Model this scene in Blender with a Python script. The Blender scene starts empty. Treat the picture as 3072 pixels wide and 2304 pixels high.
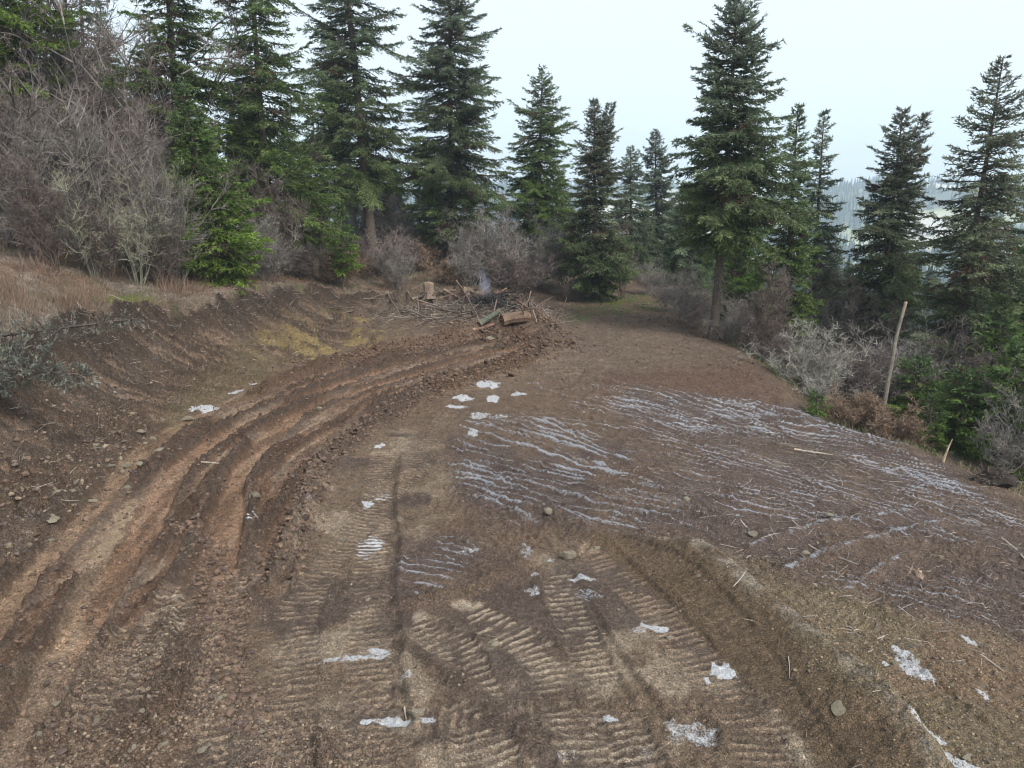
import bpy, math, random
import numpy as np
from mathutils import Vector, Matrix
R_ = math.radians
sc = bpy.context.scene
# ------------------------------------------------------------------ camera
CAM = np.array([0.0, 0.0, 6.5]); PITCH = R_(15.0); FPX = 723.0
cd = bpy.data.cameras.new("camera"); cam = bpy.data.objects.new("camera", cd); sc.collection.objects.link(cam)
cam.location = CAM; cam.rotation_euler = (R_(90) - PITCH, 0, 0)
cd.sensor_width = 36; cd.lens = 36 * FPX / 1024; cd.clip_start = 0.1; cd.clip_end = 9000
sc.camera = cam
# ------------------------------------------------------------------ world and sun (overcast)
SUN_EL, SUN_AZ = R_(46), R_(140)
w = bpy.data.worlds.new("World"); sc.world = w; w.use_nodes = True
nt = w.node_tree; nt.nodes.clear()
sky = nt.nodes.new("ShaderNodeTexSky"); sky.sky_type = 'NISHITA'; sky.sun_disc = False
sky.sun_elevation = SUN_EL; sky.sun_rotation = SUN_AZ; sky.dust_density = 4.0; sky.air_density = 1.0
mixw = nt.nodes.new("ShaderNodeMixRGB"); mixw.inputs[0].default_value = 0.78
mixw.inputs[2].default_value = (5.0, 5.5, 5.8, 1)      # the cloud sheet in front of the blue
bg = nt.nodes.new("ShaderNodeBackground"); bg.inputs[1].default_value = 0.13
wo = nt.nodes.new("ShaderNodeOutputWorld")
nt.links.new(sky.outputs[0], mixw.inputs[1]); nt.links.new(mixw.outputs[0], bg.inputs[0]); nt.links.new(bg.outputs[0], wo.inputs[0])
sl = bpy.data.lights.new("sun", 'SUN'); sl.energy = 2.4; sl.angle = R_(14); sl.color = (1.0, 0.96, 0.9)
so = bpy.data.objects.new("sun", sl); sc.collection.objects.link(so)
so.rotation_euler = (R_(90) - SUN_EL, 0, R_(180) - SUN_AZ)
sc.view_settings.view_transform = 'Standard'; sc.view_settings.look = 'None'
sc.view_settings.exposure = 0.80; sc.view_settings.gamma = 1
sc.cycles.max_bounces = 8; sc.cycles.diffuse_bounces = 3; sc.cycles.volume_bounces = 4
sc.cycles.transparent_max_bounces = 6; sc.cycles.use_denoising = True; sc.cycles.filter_width = 1.1
sc.cycles.caustics_reflective = False; sc.cycles.caustics_refractive = False
# ------------------------------------------------------------------ helpers
COL = sc.collection
def tag(o, label=None, cat=None, group=None, kind=None):
    if label: o['label'] = label
    if cat: o['category'] = cat
    if group: o['group'] = group
    if kind: o['kind'] = kind
    return o
def empty(name, loc=(0, 0, 0), rz=0.0):
    o = bpy.data.objects.new(name, None); COL.objects.link(o); o.location = loc
    o.rotation_euler = (0, 0, rz); o.empty_display_size = .3; return o
def mesh(name, V, F, mat, attrs=None, smooth=False, parent=None, link=True):
    """V (n,3); F (m,k) all faces of one size."""
    V = np.ascontiguousarray(V, dtype=np.float32); F = np.ascontiguousarray(F, dtype=np.int32)
    me = bpy.data.meshes.new(name); k = F.shape[1]
    me.vertices.add(len(V)); me.vertices.foreach_set("co", V.ravel())
    me.loops.add(F.size); me.loops.foreach_set("vertex_index", F.ravel())
    me.polygons.add(len(F)); me.polygons.foreach_set("loop_start", np.arange(0, F.size, k, dtype=np.int32))
    me.polygons.foreach_set("loop_total", np.full(len(F), k, dtype=np.int32))
    me.update(calc_edges=True)
    me.polygons.foreach_set("use_smooth", np.full(len(F), smooth))
    for n, a in (attrs or {}).items():
        a = np.asarray(a, dtype=np.float32)
        if a.ndim == 2:
            at = me.attributes.new(n, 'FLOAT_COLOR', 'POINT')
            at.data.foreach_set("color", np.concatenate([a, np.ones((len(a), 1), np.float32)], 1).ravel())
        else:
            at = me.attributes.new(n, 'FLOAT', 'POINT'); at.data.foreach_set("value", a)
    me.materials.append(mat)
    o = bpy.data.objects.new(name, me)
    if link: COL.objects.link(o)
    if parent is not None: o.parent = parent
    return o
def copy_tree(o, parent=None):
    c = o.copy(); COL.objects.link(c)
    if parent is not None: c.parent = parent
    for ch in list(o.children): copy_tree(ch, c)
    return c
def ss(a, b, x):
    t = np.clip((x - a) / (b - a), 0, 1); return t * t * (3 - 2 * t)
def hsh(ix, iy, seed):
    n = (ix.astype(np.int64) * 374761393 + iy.astype(np.int64) * 668265263 + seed * 974711) & 0xffffffff
    n = ((n ^ (n >> 13)) * 1274126177) & 0xffffffff
    return ((n ^ (n >> 16)) & 0xffffff) / float(0xffffff)
def vn(x, y, seed=0):
    x = np.asarray(x, float); y = np.asarray(y, float)
    x0 = np.floor(x); y0 = np.floor(y); fx = x - x0; fy = y - y0
    fx = fx * fx * (3 - 2 * fx); fy = fy * fy * (3 - 2 * fy)
    a = hsh(x0, y0, seed); b = hsh(x0 + 1, y0, seed); c = hsh(x0, y0 + 1, seed); d = hsh(x0 + 1, y0 + 1, seed)
    return (a + (b - a) * fx) * (1 - fy) + (c + (d - c) * fx) * fy
def fbm(x, y, sc_=1.0, o=4, seed=0, g=.5):
    r = 0; amp = 1; tot = 0; c, s = math.cos(.6), math.sin(.6)
    x = np.asarray(x) * sc_; y = np.asarray(y) * sc_
    for i in range(o):
        r = r + amp * vn(x, y, seed + i * 17); tot += amp; amp *= g
        x, y = (c * x - s * y) * 2.03, (s * x + c * y) * 2.03
    return r / tot
def worley(x, y, f, seed=0, second=False):
    x = np.asarray(x) * f; y = np.asarray(y) * f; ix = np.floor(x); iy = np.floor(y)
    d1 = np.full(x.shape, 9.0); d2 = np.full(x.shape, 9.0); idv = np.zeros(x.shape)
    for a in (-1, 0, 1):
        for b in (-1, 0, 1):
            h1 = hsh(ix + a, iy + b, seed); h2 = hsh(ix + a, iy + b, seed + 91)
            d = np.hypot(ix + a + h1 - x, iy + b + h2 - y); m = d < d1
            d2 = np.where(m, d1, np.minimum(d2, d)); d1 = np.where(m, d, d1); idv = np.where(m, h1 * 7.7 % 1, idv)
    return d1, d2, idv
def ray(px, py):
    u = (px / 2.16015625 - 512) / FPX; v = (384 - py / 2.16015625) / FPX
    cp, sp = math.cos(PITCH), math.sin(PITCH)
    return np.array([u, cp + v * sp, -sp + v * cp])
def at_y(px, py, Y):
    d = ray(px, py); return CAM + d * (Y / d[1])
def pdist(x, y, poly, closed=False):
    """distance, signed (left of travel positive), arclength, along total"""
    best = np.full(np.shape(x), 1e9); sd = np.zeros(np.shape(x)); sl_ = np.zeros(np.shape(x)); acc = 0
    for (x0, y0), (x1, y1) in zip(poly[:-1], poly[1:]):
        dx, dy = x1 - x0, y1 - y0; L = math.hypot(dx, dy)
        t = np.clip(((x - x0) * dx + (y - y0) * dy) / (L * L), 0, 1)
        qx, qy = x - (x0 + t * dx), y - (y0 + t * dy)
        d = np.hypot(qx, qy); m = d < best
        best = np.where(m, d, best); s = dx * qy - dy * qx
        sd = np.where(m, np.sign(s), sd); sl_ = np.where(m, acc + t * L, sl_); acc += L
    return best, sd, sl_
def smoothline(pts, n=8):
    P = np.array(pts, float); out = []
    for i in range(len(P) - 1):
        p0 = P[max(i - 1, 0)]; p1 = P[i]; p2 = P[i + 1]; p3 = P[min(i + 2, len(P) - 1)]
        for k in range(n):
            t = k / n
            out.append(.5 * ((2 * p1) + (-p0 + p2) * t + (2 * p0 - 5 * p1 + 4 * p2 - p3) * t * t + (-p0 + 3 * p1 - 3 * p2 + p3) * t ** 3))
    out.append(P[-1]); return [tuple(q) for q in out]
# ------------------------------------------------------------------ large terrain form
CP = np.array([(0,5,0),(0,10,0),(-6,8,0),(-6,14,0),(-8,20,0),(-4,18,0),(0,20,0),(-4,26,0),(0,27,.1),(4,30,.2),(0,34,.1),(5,35,.25),
 (8,33,.05),(8,38,.1),(8,43,.1),(3,24,.15),(6,25,.25),(8.5,25.5,.0),(4.5,22,0),(7,21.3,-.55),(4,18,-.15),(7,18,-.5),(9,18,-.8),(11,18,-1.05),
 (9,14,-.65),(12,14,-1.15),(12,10,-.9),(6,12,-.2),(4,14,-.05),(6,8,0),(9,7,-.25),(13,7,-.6),(2,14,0),(16,5,-.9),(0,0,0),(-8,0,0),(10,0,-.2),
 (-12,12,0),(-12,30,0),(-5,45,0),(5,55,.1),(14,35,-.2),(15,22,-1),(17,14,-1.6),(-25,20,0),(-20,50,0),(0,75,0),(25,20,-1),(25,50,0),(20,0,-1),(-20,0,0)])
def _k(r2): return np.sqrt(r2 + 1.5)
_A = _k((CP[:, None, 0] - CP[None, :, 0]) ** 2 + (CP[:, None, 1] - CP[None, :, 1]) ** 2)
_W = np.linalg.solve(_A, CP[:, 2])
TOE = smoothline([(-6,-40),(-7,0),(-8.1,6),(-8.7,11.2),(-9.4,14.5),(-10.1,19.3),(-9.6,23),(-8.3,27),(-7.6,31.3),(-7.2,34.5),(-6.4,37),(-4,39.3),(0,41.5),(4,44),(7,48),(8.5,56),(8.5,66)], 4)
_tl = np.concatenate([[0], np.cumsum([math.dist(a, b) for a, b in zip(TOE[:-1], TOE[1:])])])
_TH = _tl[::4]
T_H = [1.8,2.0,2.1,2.2,2.4,3.0,2.8,2.5,2.5,2.1,1.3,.5,.35,.2,.1,0,0]
T_W = [2.1,2.2,2.3,2.35,2.45,2.7,3.3,3.1,3.0,2.7,2.2,1.5,1.3,1.2,1.1,1,1]
T_S = [.3,.3,.3,.3,.3,.30,.28,.22,.17,.15,.13,.12,.11,.10,.08,.04,.02]
EDGE = smoothline([(13.5,-60),(13.4,0),(13.6,6),(13.8,12),(13.2,17),(12.2,19.6),(11.1,20.7),(9.3,22.4),(9.4,26.3),(9.2,31.3),(8.5,37.4),(8.9,41),(10.5,46),(12,55),(8,64),(0,68),(-12,76),(-30,90),(-70,120),(-200,190)], 4)
def base_z(x, y):
    x = np.asarray(x, float); y = np.asarray(y, float)
    b = np.zeros(x.shape)
    for (cx, cy, _), wgt in zip(CP, _W): b = b + wgt * _k((x - cx) ** 2 + (y - cy) ** 2)
    far = ss(18, 40, np.hypot(x - 2, y - 22)); b = b * (1 - far)
    d, sg, s = pdist(x, y, TOE); H = np.interp(s, _TH, T_H); S = np.interp(s, _TH, T_S)
    dd = np.where(sg > 0, d, 0); Wd = np.interp(s, _TH, T_W)
    wob = (fbm(x, y, .5, 3, 5) - .5) * .9
    r = np.clip((dd + wob * ss(.3, 1.5, dd)) / Wd, 0, 1)
    rise = H * np.where(r < 1, .34 * r + .50 * r ** 2.2 + .16 * r ** 6, 1)
    up = S * np.maximum(dd - Wd, 0); up = 40 * (1 - np.exp(-up / 40))
    e, sg2, s2 = pdist(x, y, EDGE); ee = np.where(sg2 < 0, e, 0)
    drop = .8 * ss(0, 2.4, ee) + (.15 + .12 * ss(4, 16, ee)) * np.maximum(ee - 1.0, 0)
    drop = 100 * (1 - np.exp(-drop / 100))
    z = b + rise + up * np.exp(-np.maximum(ee, 0) / 40) - drop
    # round the lip and roughen the wild ground
    wild = np.maximum(ss(Wd * .9, Wd + 1.5, dd), ss(.5, 3, ee))
    z = z + wild * ((fbm(x, y, .25, 4, 9) - .5) * .9)
    rr = np.hypot(x, y); th = np.arctan2(x, y)
    ridge = ss(650, 1700, rr) * (98 + 26 * (fbm(th * 3 + 7, th * 0 + 2, 2.0, 3, 31) - .4) + 10 * np.sin(th * 2.5 + 1))
    z = z + ridge + ss(150, 500, rr) * (fbm(x, y, .006, 4, 77) - .5) * 26
    return z
def GZ0(px, py, zf=base_z):
    d = ray(px, py); t = 4.0; stp = .15
    ts = np.concatenate([np.arange(4, 90, .1), np.arange(90, 3000, 4)])
    P = CAM[None] + d[None] * ts[:, None]
    below = P[:, 2] < zf(P[:, 0], P[:, 1]); i = int(np.argmax(below)) if below.any() else len(ts) - 1
    return P[i]
def PL(pts, n=5):
    return smoothline([tuple(GZ0(a, b)[:2]) for a, b in pts], n)
# ------------------------------------------------------------------ the ground grid
def axis(lo, hi, step, grow, out_lo, out_hi, gcap=80):
    a = list(np.arange(lo, hi, step)); s = step; v = a[-1]
    while v < out_hi: s = min(s * grow, gcap); v += s; a.append(v)
    s = step; v = a[0]; pre = []
    while v > out_lo: s = min(s * grow, gcap); v -= s; pre.append(v)
    return np.array(pre[::-1] + a)
gx = axis(-12.5, 14, .036, 1.035, -2600, 2600)
ya = [3.4]
while ya[-1] < 52: ya.append(ya[-1] + max(.030, .030 * ya[-1] / 13))
s = ya[-1] - ya[-2]
while ya[-1] < 2600: s = min(s * 1.04, 60); ya.append(ya[-1] + s)
s = .03; pre = [3.4]
while pre[-1] > -60: s *= 1.12; pre.append(pre[-1] - s)
gy = np.array(pre[::-1][:-1] + ya)
NX, NY = len(gx), len(gy)
X, Y = np.meshgrid(gx, gy); X = X.ravel(); Y = Y.ravel(); N = len(X)
print("ground verts", NX, NY, N)
Z = base_z(X, Y)
# masks
dT, sT, aT = pdist(X, Y, TOE); HT = np.interp(aT, _TH, T_H); WT = np.interp(aT, _TH, T_W); dl = np.where(sT > 0, dT, -dT)
dE, sE, aE = pdist(X, Y, EDGE); de = np.where(sE < 0, dE, -dE)
bank = ss(-.5, .2, dl) * (1 - ss(WT * .98, WT * 1.04 + .1, dl + (fbm(X, Y, 1.7, 3, 4) - .5) * .7)) * (HT > .3)
upper = ss(WT * .96, WT * 1.04 + .1, dl + (fbm(X, Y, 1.7, 3, 4) - .5) * .7)
outside = ss(.2, 1.4, de + (fbm(X, Y, 1.1, 3, 6) - .5) * 1.2)
bare = (1 - upper) * (1 - outside)
near = (Y > 2) & (Y < 55) & (np.abs(X) < 30)
# palette (albedo)
def C(*a): return np.array(a, float)
BROWN, DARK, RED = C(.178,.122,.084), C(.095,.067,.050), C(.225,.132,.082)
TAN, PALE, OCHRE = C(.265,.195,.135), C(.40,.32,.235), C(.34,.255,.11)
GREY, PURP, LITT = C(.165,.135,.11), C(.122,.087,.073), C(.17,.13,.095)
n1 = fbm(X, Y, .6, 5, 11); n2 = fbm(X, Y, 3.5, 4, 12); n3 = fbm(X, Y, 12, 3, 13)
A = BROWN[None] + (TAN - BROWN)[None] * (ss(.42, .7, n1)[:, None] * .55)
def lay(colr, m):
    global A
    A = A + (np.asarray(colr)[None] - A) * np.clip(m, 0, 1)[:, None]
frost = np.zeros(N); wet = np.full(N, .25); stony = np.full(N, .35); D = np.zeros(N)
def sub(poly, marg):
    P = np.array(poly)
    i = np.where((X > P[:, 0].min() - marg) & (X < P[:, 0].max() + marg) & (Y > P[:, 1].min() - marg) & (Y < P[:, 1].max() + marg))[0]
    d, sg, s = pdist(X[i], Y[i], poly); return i, d, sg * d, s
def put(i, colr, m):
    A[i] = A[i] + (np.asarray(colr)[None] - A[i]) * np.clip(m, 0, 1)[:, None]
def ridged(i, f, seed): return 1 - np.abs(2 * fbm(X[i], Y[i], f, 3, seed) - 1)
# general crumb relief on bare soil
ni = np.where(near)[0]; wx = X[ni] + (n3[ni] - .5) * .05; wy = Y[ni] + (n2[ni] - .5) * .12
W1 = np.zeros(N); W2 = np.zeros(N); WI = np.zeros(N)
d1, d2, di = worley(wx, wy, 4.2, 1); W1[ni] = np.clip(d2 - d1, 0, .5) * di; WI[ni] = di
d1, d2, di = worley(wx, wy, 9.5, 2); W2[ni] = np.clip(d2 - d1, 0, .5) * (.3 + .7 * di)
rough = ss(.36, .62, fbm(X, Y, .8, 4, 15))
D += near * bare * ((n2 - .5) * .06 + (n3 - .5) * .05 + (fbm(X, Y, 26, 2, 14) - .5) * .035 + rough * (W1 * .10 + W2 * .10))
A = A * (.80 + .4 * ss(.05, .45, W2 + W1 * .5) * near + .2 * (1 - near))[:, None]
# --- bank: purple brown, scraped down its face on a slant, ochre foot, rubble at its base
sl_dir = aT * 1.0 + dl * .75
stri = fbm(sl_dir * 3.2, dl * .28, 1.0, 4, 21); stri2 = fbm(sl_dir * 10, dl * .9, 1.0, 3, 22)
D -= bank * ((stri - .5) * .75 + (stri2 - .5) * .38 - W1 * .14 - W2 * .10)
lay(BROWN * .78, bank * .92); lay(DARK * .8, bank * ss(.56, .42, stri) * .8); lay(BROWN * 1.75, bank * ss(.53, .62, stri2) * .7)
lay(GREY, bank * ss(.5, .75, fbm(X, Y, 1.2, 4, 23)) * .35)
lay(DARK * .55, bank * ss(WT * .62, WT * .92, dl + (n1 - .5) * .8) * .8)
# --- wild slope: litter
lay(LITT * 1.35, upper * .95); lay(C(.22,.135,.09), upper * ss(.45, .65, n1) * .7); lay(C(.34,.29,.24), upper * ss(.5, .66, fbm(X, Y, .6, 4, 43)) * .6); lay(C(.10,.11,.04), upper * ss(.62, .75, fbm(X, Y, .9, 4, 41)) * .8)
lay(DARK, upper * ss(.55, .4, n2) * .35)
lay(C(.12,.095,.07), outside * .95); lay(C(.09,.10,.045), outside * ss(.5, .7, fbm(X, Y, .7, 4, 42)) * .7)
D += (upper + outside) * near * ((n2 - .5) * .22 + (n3 - .5) * .06)
# --- muddy haul road
RL = [(-120,1420),(60,1250),(190,1100),(330,955),(480,868),(640,806),(760,772),(900,742),(1040,716),(1150,704)]
RR = [(240,1900),(430,1560),(500,1380),(600,1250),(645,1120),(690,1010),(790,930),(860,880),(960,838),(1060,806),(1150,780),(1235,748)]
pl, pr = PL(RL), PL(RR); road = pl + pr[::-1]
def inpoly(x, y, poly):
    c = np.zeros(len(x), bool); P = poly + [poly[0]]
    for (x0, y0), (x1, y1) in zip(P[:-1], P[1:]):
        if y0 == y1: continue
        m = (y0 > y) != (y1 > y); c ^= m & (x < (x1 - x0) * (y - y0) / (y1 - y0) + x0)
    return c
def area(pts, soft=.4, seed=0, wob=.6, n=5, raw=False):
    poly = (pts if raw else PL(pts, n)); P = np.array(poly)
    i = np.where((X > P[:, 0].min() - 2) & (X < P[:, 0].max() + 2) & (Y > P[:, 1].min() - 2) & (Y < P[:, 1].max() + 2))[0]
    d, _, s = pdist(X[i], Y[i], poly + [poly[0]]); sd_ = np.where(inpoly(X[i], Y[i], poly), d, -d)
    sd_ = sd_ + (fbm(X[i], Y[i], 1.6, 4, 50 + seed) - .5) * wob * 2
    return i, ss(-soft, soft, sd_), sd_
i, m, rd = area(road, .2, 1, .25, raw=True)
put(i, RED * .85, m * .9)
_, sgr, ar = pdist(X[i], Y[i], pr); drr = _ 
along = ar; acr = drr
st = fbm(along * .35, acr * 3.4, 1, 4, 60); st2 = fbm(along * 1.2, acr * 9, 1, 3, 61)
put(i, RED * .40, m * ss(.53, .45, st) * .95); put(i, TAN * .95, m * ss(.56, .66, st) * .75); put(i, DARK * 1.15, m * ss(.45, .35, st2) * .6)
D[i] += m * (W1[i] * .17 * ss(.58, .42, st) + W2[i] * .12 * ss(.62, .45, st)) + m * ((st - .5) * -.13 + (st2 - .5) * .07 + (ridged(i, 5, 62) - .5) * .09 * ss(.6, .4, st) + (fbm(X[i], Y[i], 9, 3, 64) - .5) * .09)
wet[i] = wet[i] + (m * (.35 + .4 * ss(.5, .65, st)))
put(i, RED * .8, m * ss(.6, .8, fbm(X[i], Y[i], .8, 3, 63)) * .5)
def rut(pts, hw, depth, col_, seed, side=True, grous=True):
    poly = PL(pts, 6); i, d, sd_, s = sub(poly, hw * 3)
    hwn = hw * (.75 + .5 * vn(s * .5, s * 0, seed)); m = ss(hwn, hwn * .7, d + (fbm(X[i], Y[i], 4, 2, seed) - .5) * .12)
    patch = ss(.38, .55, fbm(s * .45, sd_ * 1.5, 1, 3, seed + 3))
    D[i] = D[i] * (1 - m * .75) - m * depth
    if grous: D[i] += m * (1 - patch) * .035 * np.sin(s * 2 * math.pi / .19 + 3 * vn(s * .7, sd_ * .8, seed + 1))
    edge = np.exp(-((d - hwn * 1.25) / (hw * .35)) ** 2)
    if side: D[i] += edge * (.03 + .075 * ridged(i, 4, seed + 5) * ss(.4, .6, vn(s * .8, sd_ * .1, seed + 9)))
    put(i, col_, m * (.45 + .5 * patch)); put(i, DARK * 1.0, edge * .75 * side)
    wet[i] = np.maximum(wet[i], m * (.55 + .45 * patch)); stony[i] *= 1 - m * .8
rut([(-60,1420),(60,1262),(190,1112),(330,962),(470,884),(620,832),(760,800)], .33, .06, C(.25,.165,.105), 70)
rut([(60,1560),(200,1320),(290,1180),(380,1020),(500,930),(640,870),(830,800),(1000,762),(1100,746)], .36, .11, C(.24,.145,.09), 71)
rut([(400,1400),(470,1200),(520,1020),(600,930),(700,870),(860,820),(1010,778),(1130,752)], .36, .13, C(.26,.16,.10), 72)
rut([(590,1280),(640,1100),(720,985),(800,910),(900,852),(1000,812)], .34, .12, C(.25,.155,.105), 73)
rut([(20,1650),(110,1450),(190,1260),(280,1085)], .22, .05, C(.29,.21,.14), 74, side=False)
# clod berm on the road's inner (right) side and the spill at its end
def berm(pts, hw, h, col_, seed, lumpy=.5, f=3.0, lip=None, poly=None):
    poly = poly or PL(pts, 6); i, d, sd_, s = sub(poly, hw * 3)
    L = max(s.max(), .1); tap = ss(0, .8, s) * ss(0, .8, L - s) * .85 + .15
    hh = h * tap * (.6 + .8 * vn(s * 1.1, s * 0, seed)); g = np.exp(-(d / hw) ** 2 * 1.3)
    D[i] += g * (hh + (ridged(i, f, seed) - .5) * h * lumpy * 2 + (fbm(X[i], Y[i], f * 3, 3, seed + 2) - .5) * h * lumpy + (W1[i] * .9 + W2[i] * .5) * h * lumpy)
    m = ss(hw * 1.3, hw * .7, d + (fbm(X[i], Y[i], 3, 3, seed) - .5) * hw * .8)
    put(i, col_, m * .9); stony[i] = np.maximum(stony[i], m * .8)
    if lip is not None: put(i, lip, np.exp(-((sd_) / (hw * .35)) ** 2) * .6)
    return poly
berm([(600,1250),(650,1130),(690,1015),(760,950),(840,900),(940,850)], .30, .25, DARK * 1.1, 80, .8, 3.5)
berm([(940,850),(1050,812),(1150,782),(1230,748)], .40, .26, RED * .5, 81, .8, 3.5)
berm([(560,850),(700,800),(860,765),(1000,735),(1150,712),(1210,725)], .45, .26, RED * .5, 82, .7, 2.6)
# --- slash mound
i, m, _ = area([(770,690),(830,655),(950,640),(1120,650),(1200,690),(1180,715),(1050,725),(900,745),(800,745),(750,715)], .7, 3, .5)
D[i] += m * (.40 + .5 * (fbm(X[i], Y[i], .8, 4, 90) - .4)); put(i, BROWN * .8 + PURP * .2, m * .8); put(i, LITT, m * ss(.5, .65, fbm(X[i], Y[i], 2, 3, 91)) * .6)
# yellow ochre stain at the bank foot
i, m, _ = area([(560,760),(650,715),(740,700),(850,735),(720,775),(620,790)], .9, 4, 1.1)
put(i, OCHRE, m * ss(.42, .62, fbm(X[i], Y[i], 1.3, 4, 92)) * .9)
i, m, _ = area([(330,900),(520,760),(620,780),(560,830),(430,890),(380,930)], .6, 5, .6); put(i, C(.20,.155,.085), m * .6)
# --- rubble foot of the bank at near left
i, m, _ = area([(-80,1280),(-80,1060),(60,1000),(220,900),(330,905),(310,950),(180,1090),(60,1220)], .5, 6, .6)
put(i, BROWN * .8, m * .55); stony[i] = np.maximum(stony[i], m); D[i] += m * (W1[i] * .22 + W2[i] * .12 + (fbm(X[i], Y[i], 5, 3, 93) - .5) * .16 + (ridged(i, 9, 94) - .5) * .06)
# --- gravelly corner in front
i, m, _ = area([(-300,1480),(150,1420),(420,1330),(560,1440),(560,1560),(720,1570),(760,1800),(-300,1900)], .7, 7, .8)
put(i, BROWN * .8 + GREY * .1, m * .75); stony[i] = np.maximum(stony[i], m); D[i] += m * (W1[i] * .10 + W2[i] * .12 + (fbm(X[i], Y[i], 8, 3, 95) - .5) * .08 + (ridged(i, 13, 96) - .5) * .035)
i, m, _ = area([(400,1150),(450,1180),(480,1400),(530,1560),(400,1500),(370,1300)], .25, 8, .3); put(i, DARK, m * .7); D[i] += m * (ridged(i, 7, 97) - .3) * .07
# --- tracked pad: crawler prints
def prints(pts, hw, seed, colr=TAN, pitch=.14, amp=.026, fade=.7, skew=.15):
    poly = PL(pts, 6); i, d, sd_, s = sub(poly, hw * 1.6)
    m = ss(hw * 1.05, hw * .9, d + (vn(X[i] * 6, Y[i] * 6, seed) - .5) * .06)
    pres = m * ss(1 - fade, 1 - fade + .3, fbm(X[i], Y[i], 1.1, 4, seed + 2) + .16)
    ph = s / pitch + skew * sd_ + .55 * vn(s * .9, sd_ * .9, seed + 1) + .25 * vn(s * 5, sd_ * 3, seed + 4)
    w_ = np.sin(ph * 2 * math.pi); bar = ss(-.1, .75, w_)
    brk = ss(.34, .52, fbm(sd_ * 5, s * 6, 1, 3, seed + 7))
    D[i] = D[i] * (1 - .5 * pres) + pres * (amp * (bar * brk - .5)) - m * .02
    put(i, colr * 1.25, pres * bar * brk * .85); put(i, DARK * 1.2, pres * (1 - bar) * .65)
    e = np.exp(-((d - hw * 1.08) / .05) ** 2); D[i] += e * .02 * ss(.4, .6, vn(s * 1.5, s * 0, seed + 8)); put(i, DARK * 1.3, e * .25)
    wet[i] = np.maximum(wet[i], pres * .45)
i, m, _ = area([(560,1700),(600,1300),(700,1050),(830,950),(950,960),(960,1100),(860,1200),(1100,1240),(1300,1180),(1480,1230),(1700,1450),(1950,1700),(1900,1900),(560,1900)], .8, 9, .9)
put(i, TAN * .8, m * .5); put(i, PALE * .95, m * ss(.46, .60, fbm(X[i], Y[i], 1.4, 5, 98)) * .75); put(i, PURP * .8, m * ss(.5, .38, fbm(X[i], Y[i], .9, 5, 99)) * .8)
prints([(825,985),(805,1200),(800,1400),(790,1800)], .33, 110)
prints([(905,1010),(690,1240),(640,1450),(610,1850)], .33, 111, TAN * .95)
prints([(500,1250),(480,1420),(430,1700)], .3, 112, TAN)
prints([(930,1340),(1010,1480),(1080,1800)], .40, 113, PALE * .8, skew=1.2)
prints([(1010,1330),(1180,1440),(1330,1800)], .36, 114, PALE * .85, skew=-.8)
prints([(1290,1200),(1420,1330),(1600,1540),(1700,1800)], .36, 115, TAN)
prints([(1200,1240),(1260,1400),(1450,1800)], .3, 116, PALE * .8, fade=.6)
prints([(1380,1200),(1530,1320),(1760,1640),(1830,1800)], .3, 117, PALE * .75, fade=.6)
prints([(1560,1200),(1750,1330),(1990,1500),(2200,1680)], .36, 118, TAN * .9, fade=.55)
prints([(1700,1270),(1950,1380),(2260,1540)], .36, 119, TAN * .9, fade=.5)
prints([(560,1560),(700,1500),(900,1560),(1200,1560),(1500,1590)], .33, 120, TAN * .9, fade=.5)
prints([(880,1010),(980,890),(1100,830),(1230,790)], .3, 121, TAN * .8, fade=.6)
prints([(1180,880),(1250,800),(1300,740),(1370,690)], .3, 122, TAN * .8, fade=.5)
prints([(250,1560),(330,1400),(380,1290)], .3, 123, PALE * .85, fade=.7)
prints([(120,1700),(230,1480),(300,1350)], .3, 124, TAN, fade=.7)
# grooves and small windrows on the pad
def groove(pts, hw, depth, colr, seed):
    poly = PL(pts, 6); i, d, sd_, s = sub(poly, hw * 4); g = np.exp(-(d / hw) ** 2)
    D[i] -= g * depth; D[i] += np.exp(-((sd_ - hw * 1.6) / hw) ** 2) * depth * .8 * (.5 + vn(s * 3, s * 0, seed)); put(i, colr, g * .5)
groove([(862,985),(848,1080),(856,1180),(846,1290),(858,1380),(860,1440),(878,1560)], .075, .055, DARK, 130)
groove([(1240,1250),(1330,1400),(1440,1560)], .05, .04, DARK, 131)
groove([(1640,1310),(1900,1560)], .05, .04, DARK, 132)
berm([(850,1318),(950,1300),(1050,1270),(1125,1215)], .20, .11, BROWN * .85, 133, .35, 5)
berm([(868,1395),(980,1470),(1060,1540),(1130,1600)], .16, .08, DARK * 1.3, 134, .4, 5)
berm([(1080,1145),(1160,1120),(1270,1165),(1390,1190)], .38, .18, BROWN * .95, 135, .3, 4)
i, m, _ = area([(1250,1170),(1400,1165),(1530,1235),(1680,1370),(1830,1490),(2000,1700),(1860,1800),(1700,1560),(1560,1430),(1450,1320),(1360,1240)], .12, 10, .1)
put(i, C(.145,.100,.062), m * .95); stony[i] = np.maximum(stony[i] * (1 - m), .15 * m)
poly = PL([(1400,1165),(1530,1235),(1680,1365),(1830,1490),(1950,1620),(2010,1720)], 6); i, d, sd_, s = sub(poly, 2.0)
r = np.where(sd_ < 0, ss(.28, 0, -sd_), np.exp(-(sd_ / .5) ** 2)); r = np.where(np.array([1.0]) * 1 > 0, r, r)
D[i] += .46 * np.where(sd_ > 0, ss(.45, 0, sd_) , np.clip(1 + sd_ / 1.25, 0, 1) ** 1.15) * ss(0, 1.2, s) + .05 * np.exp(-(d / .2) ** 2) * (fbm(X[i], Y[i], 5, 3, 136) - .3)
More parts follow.
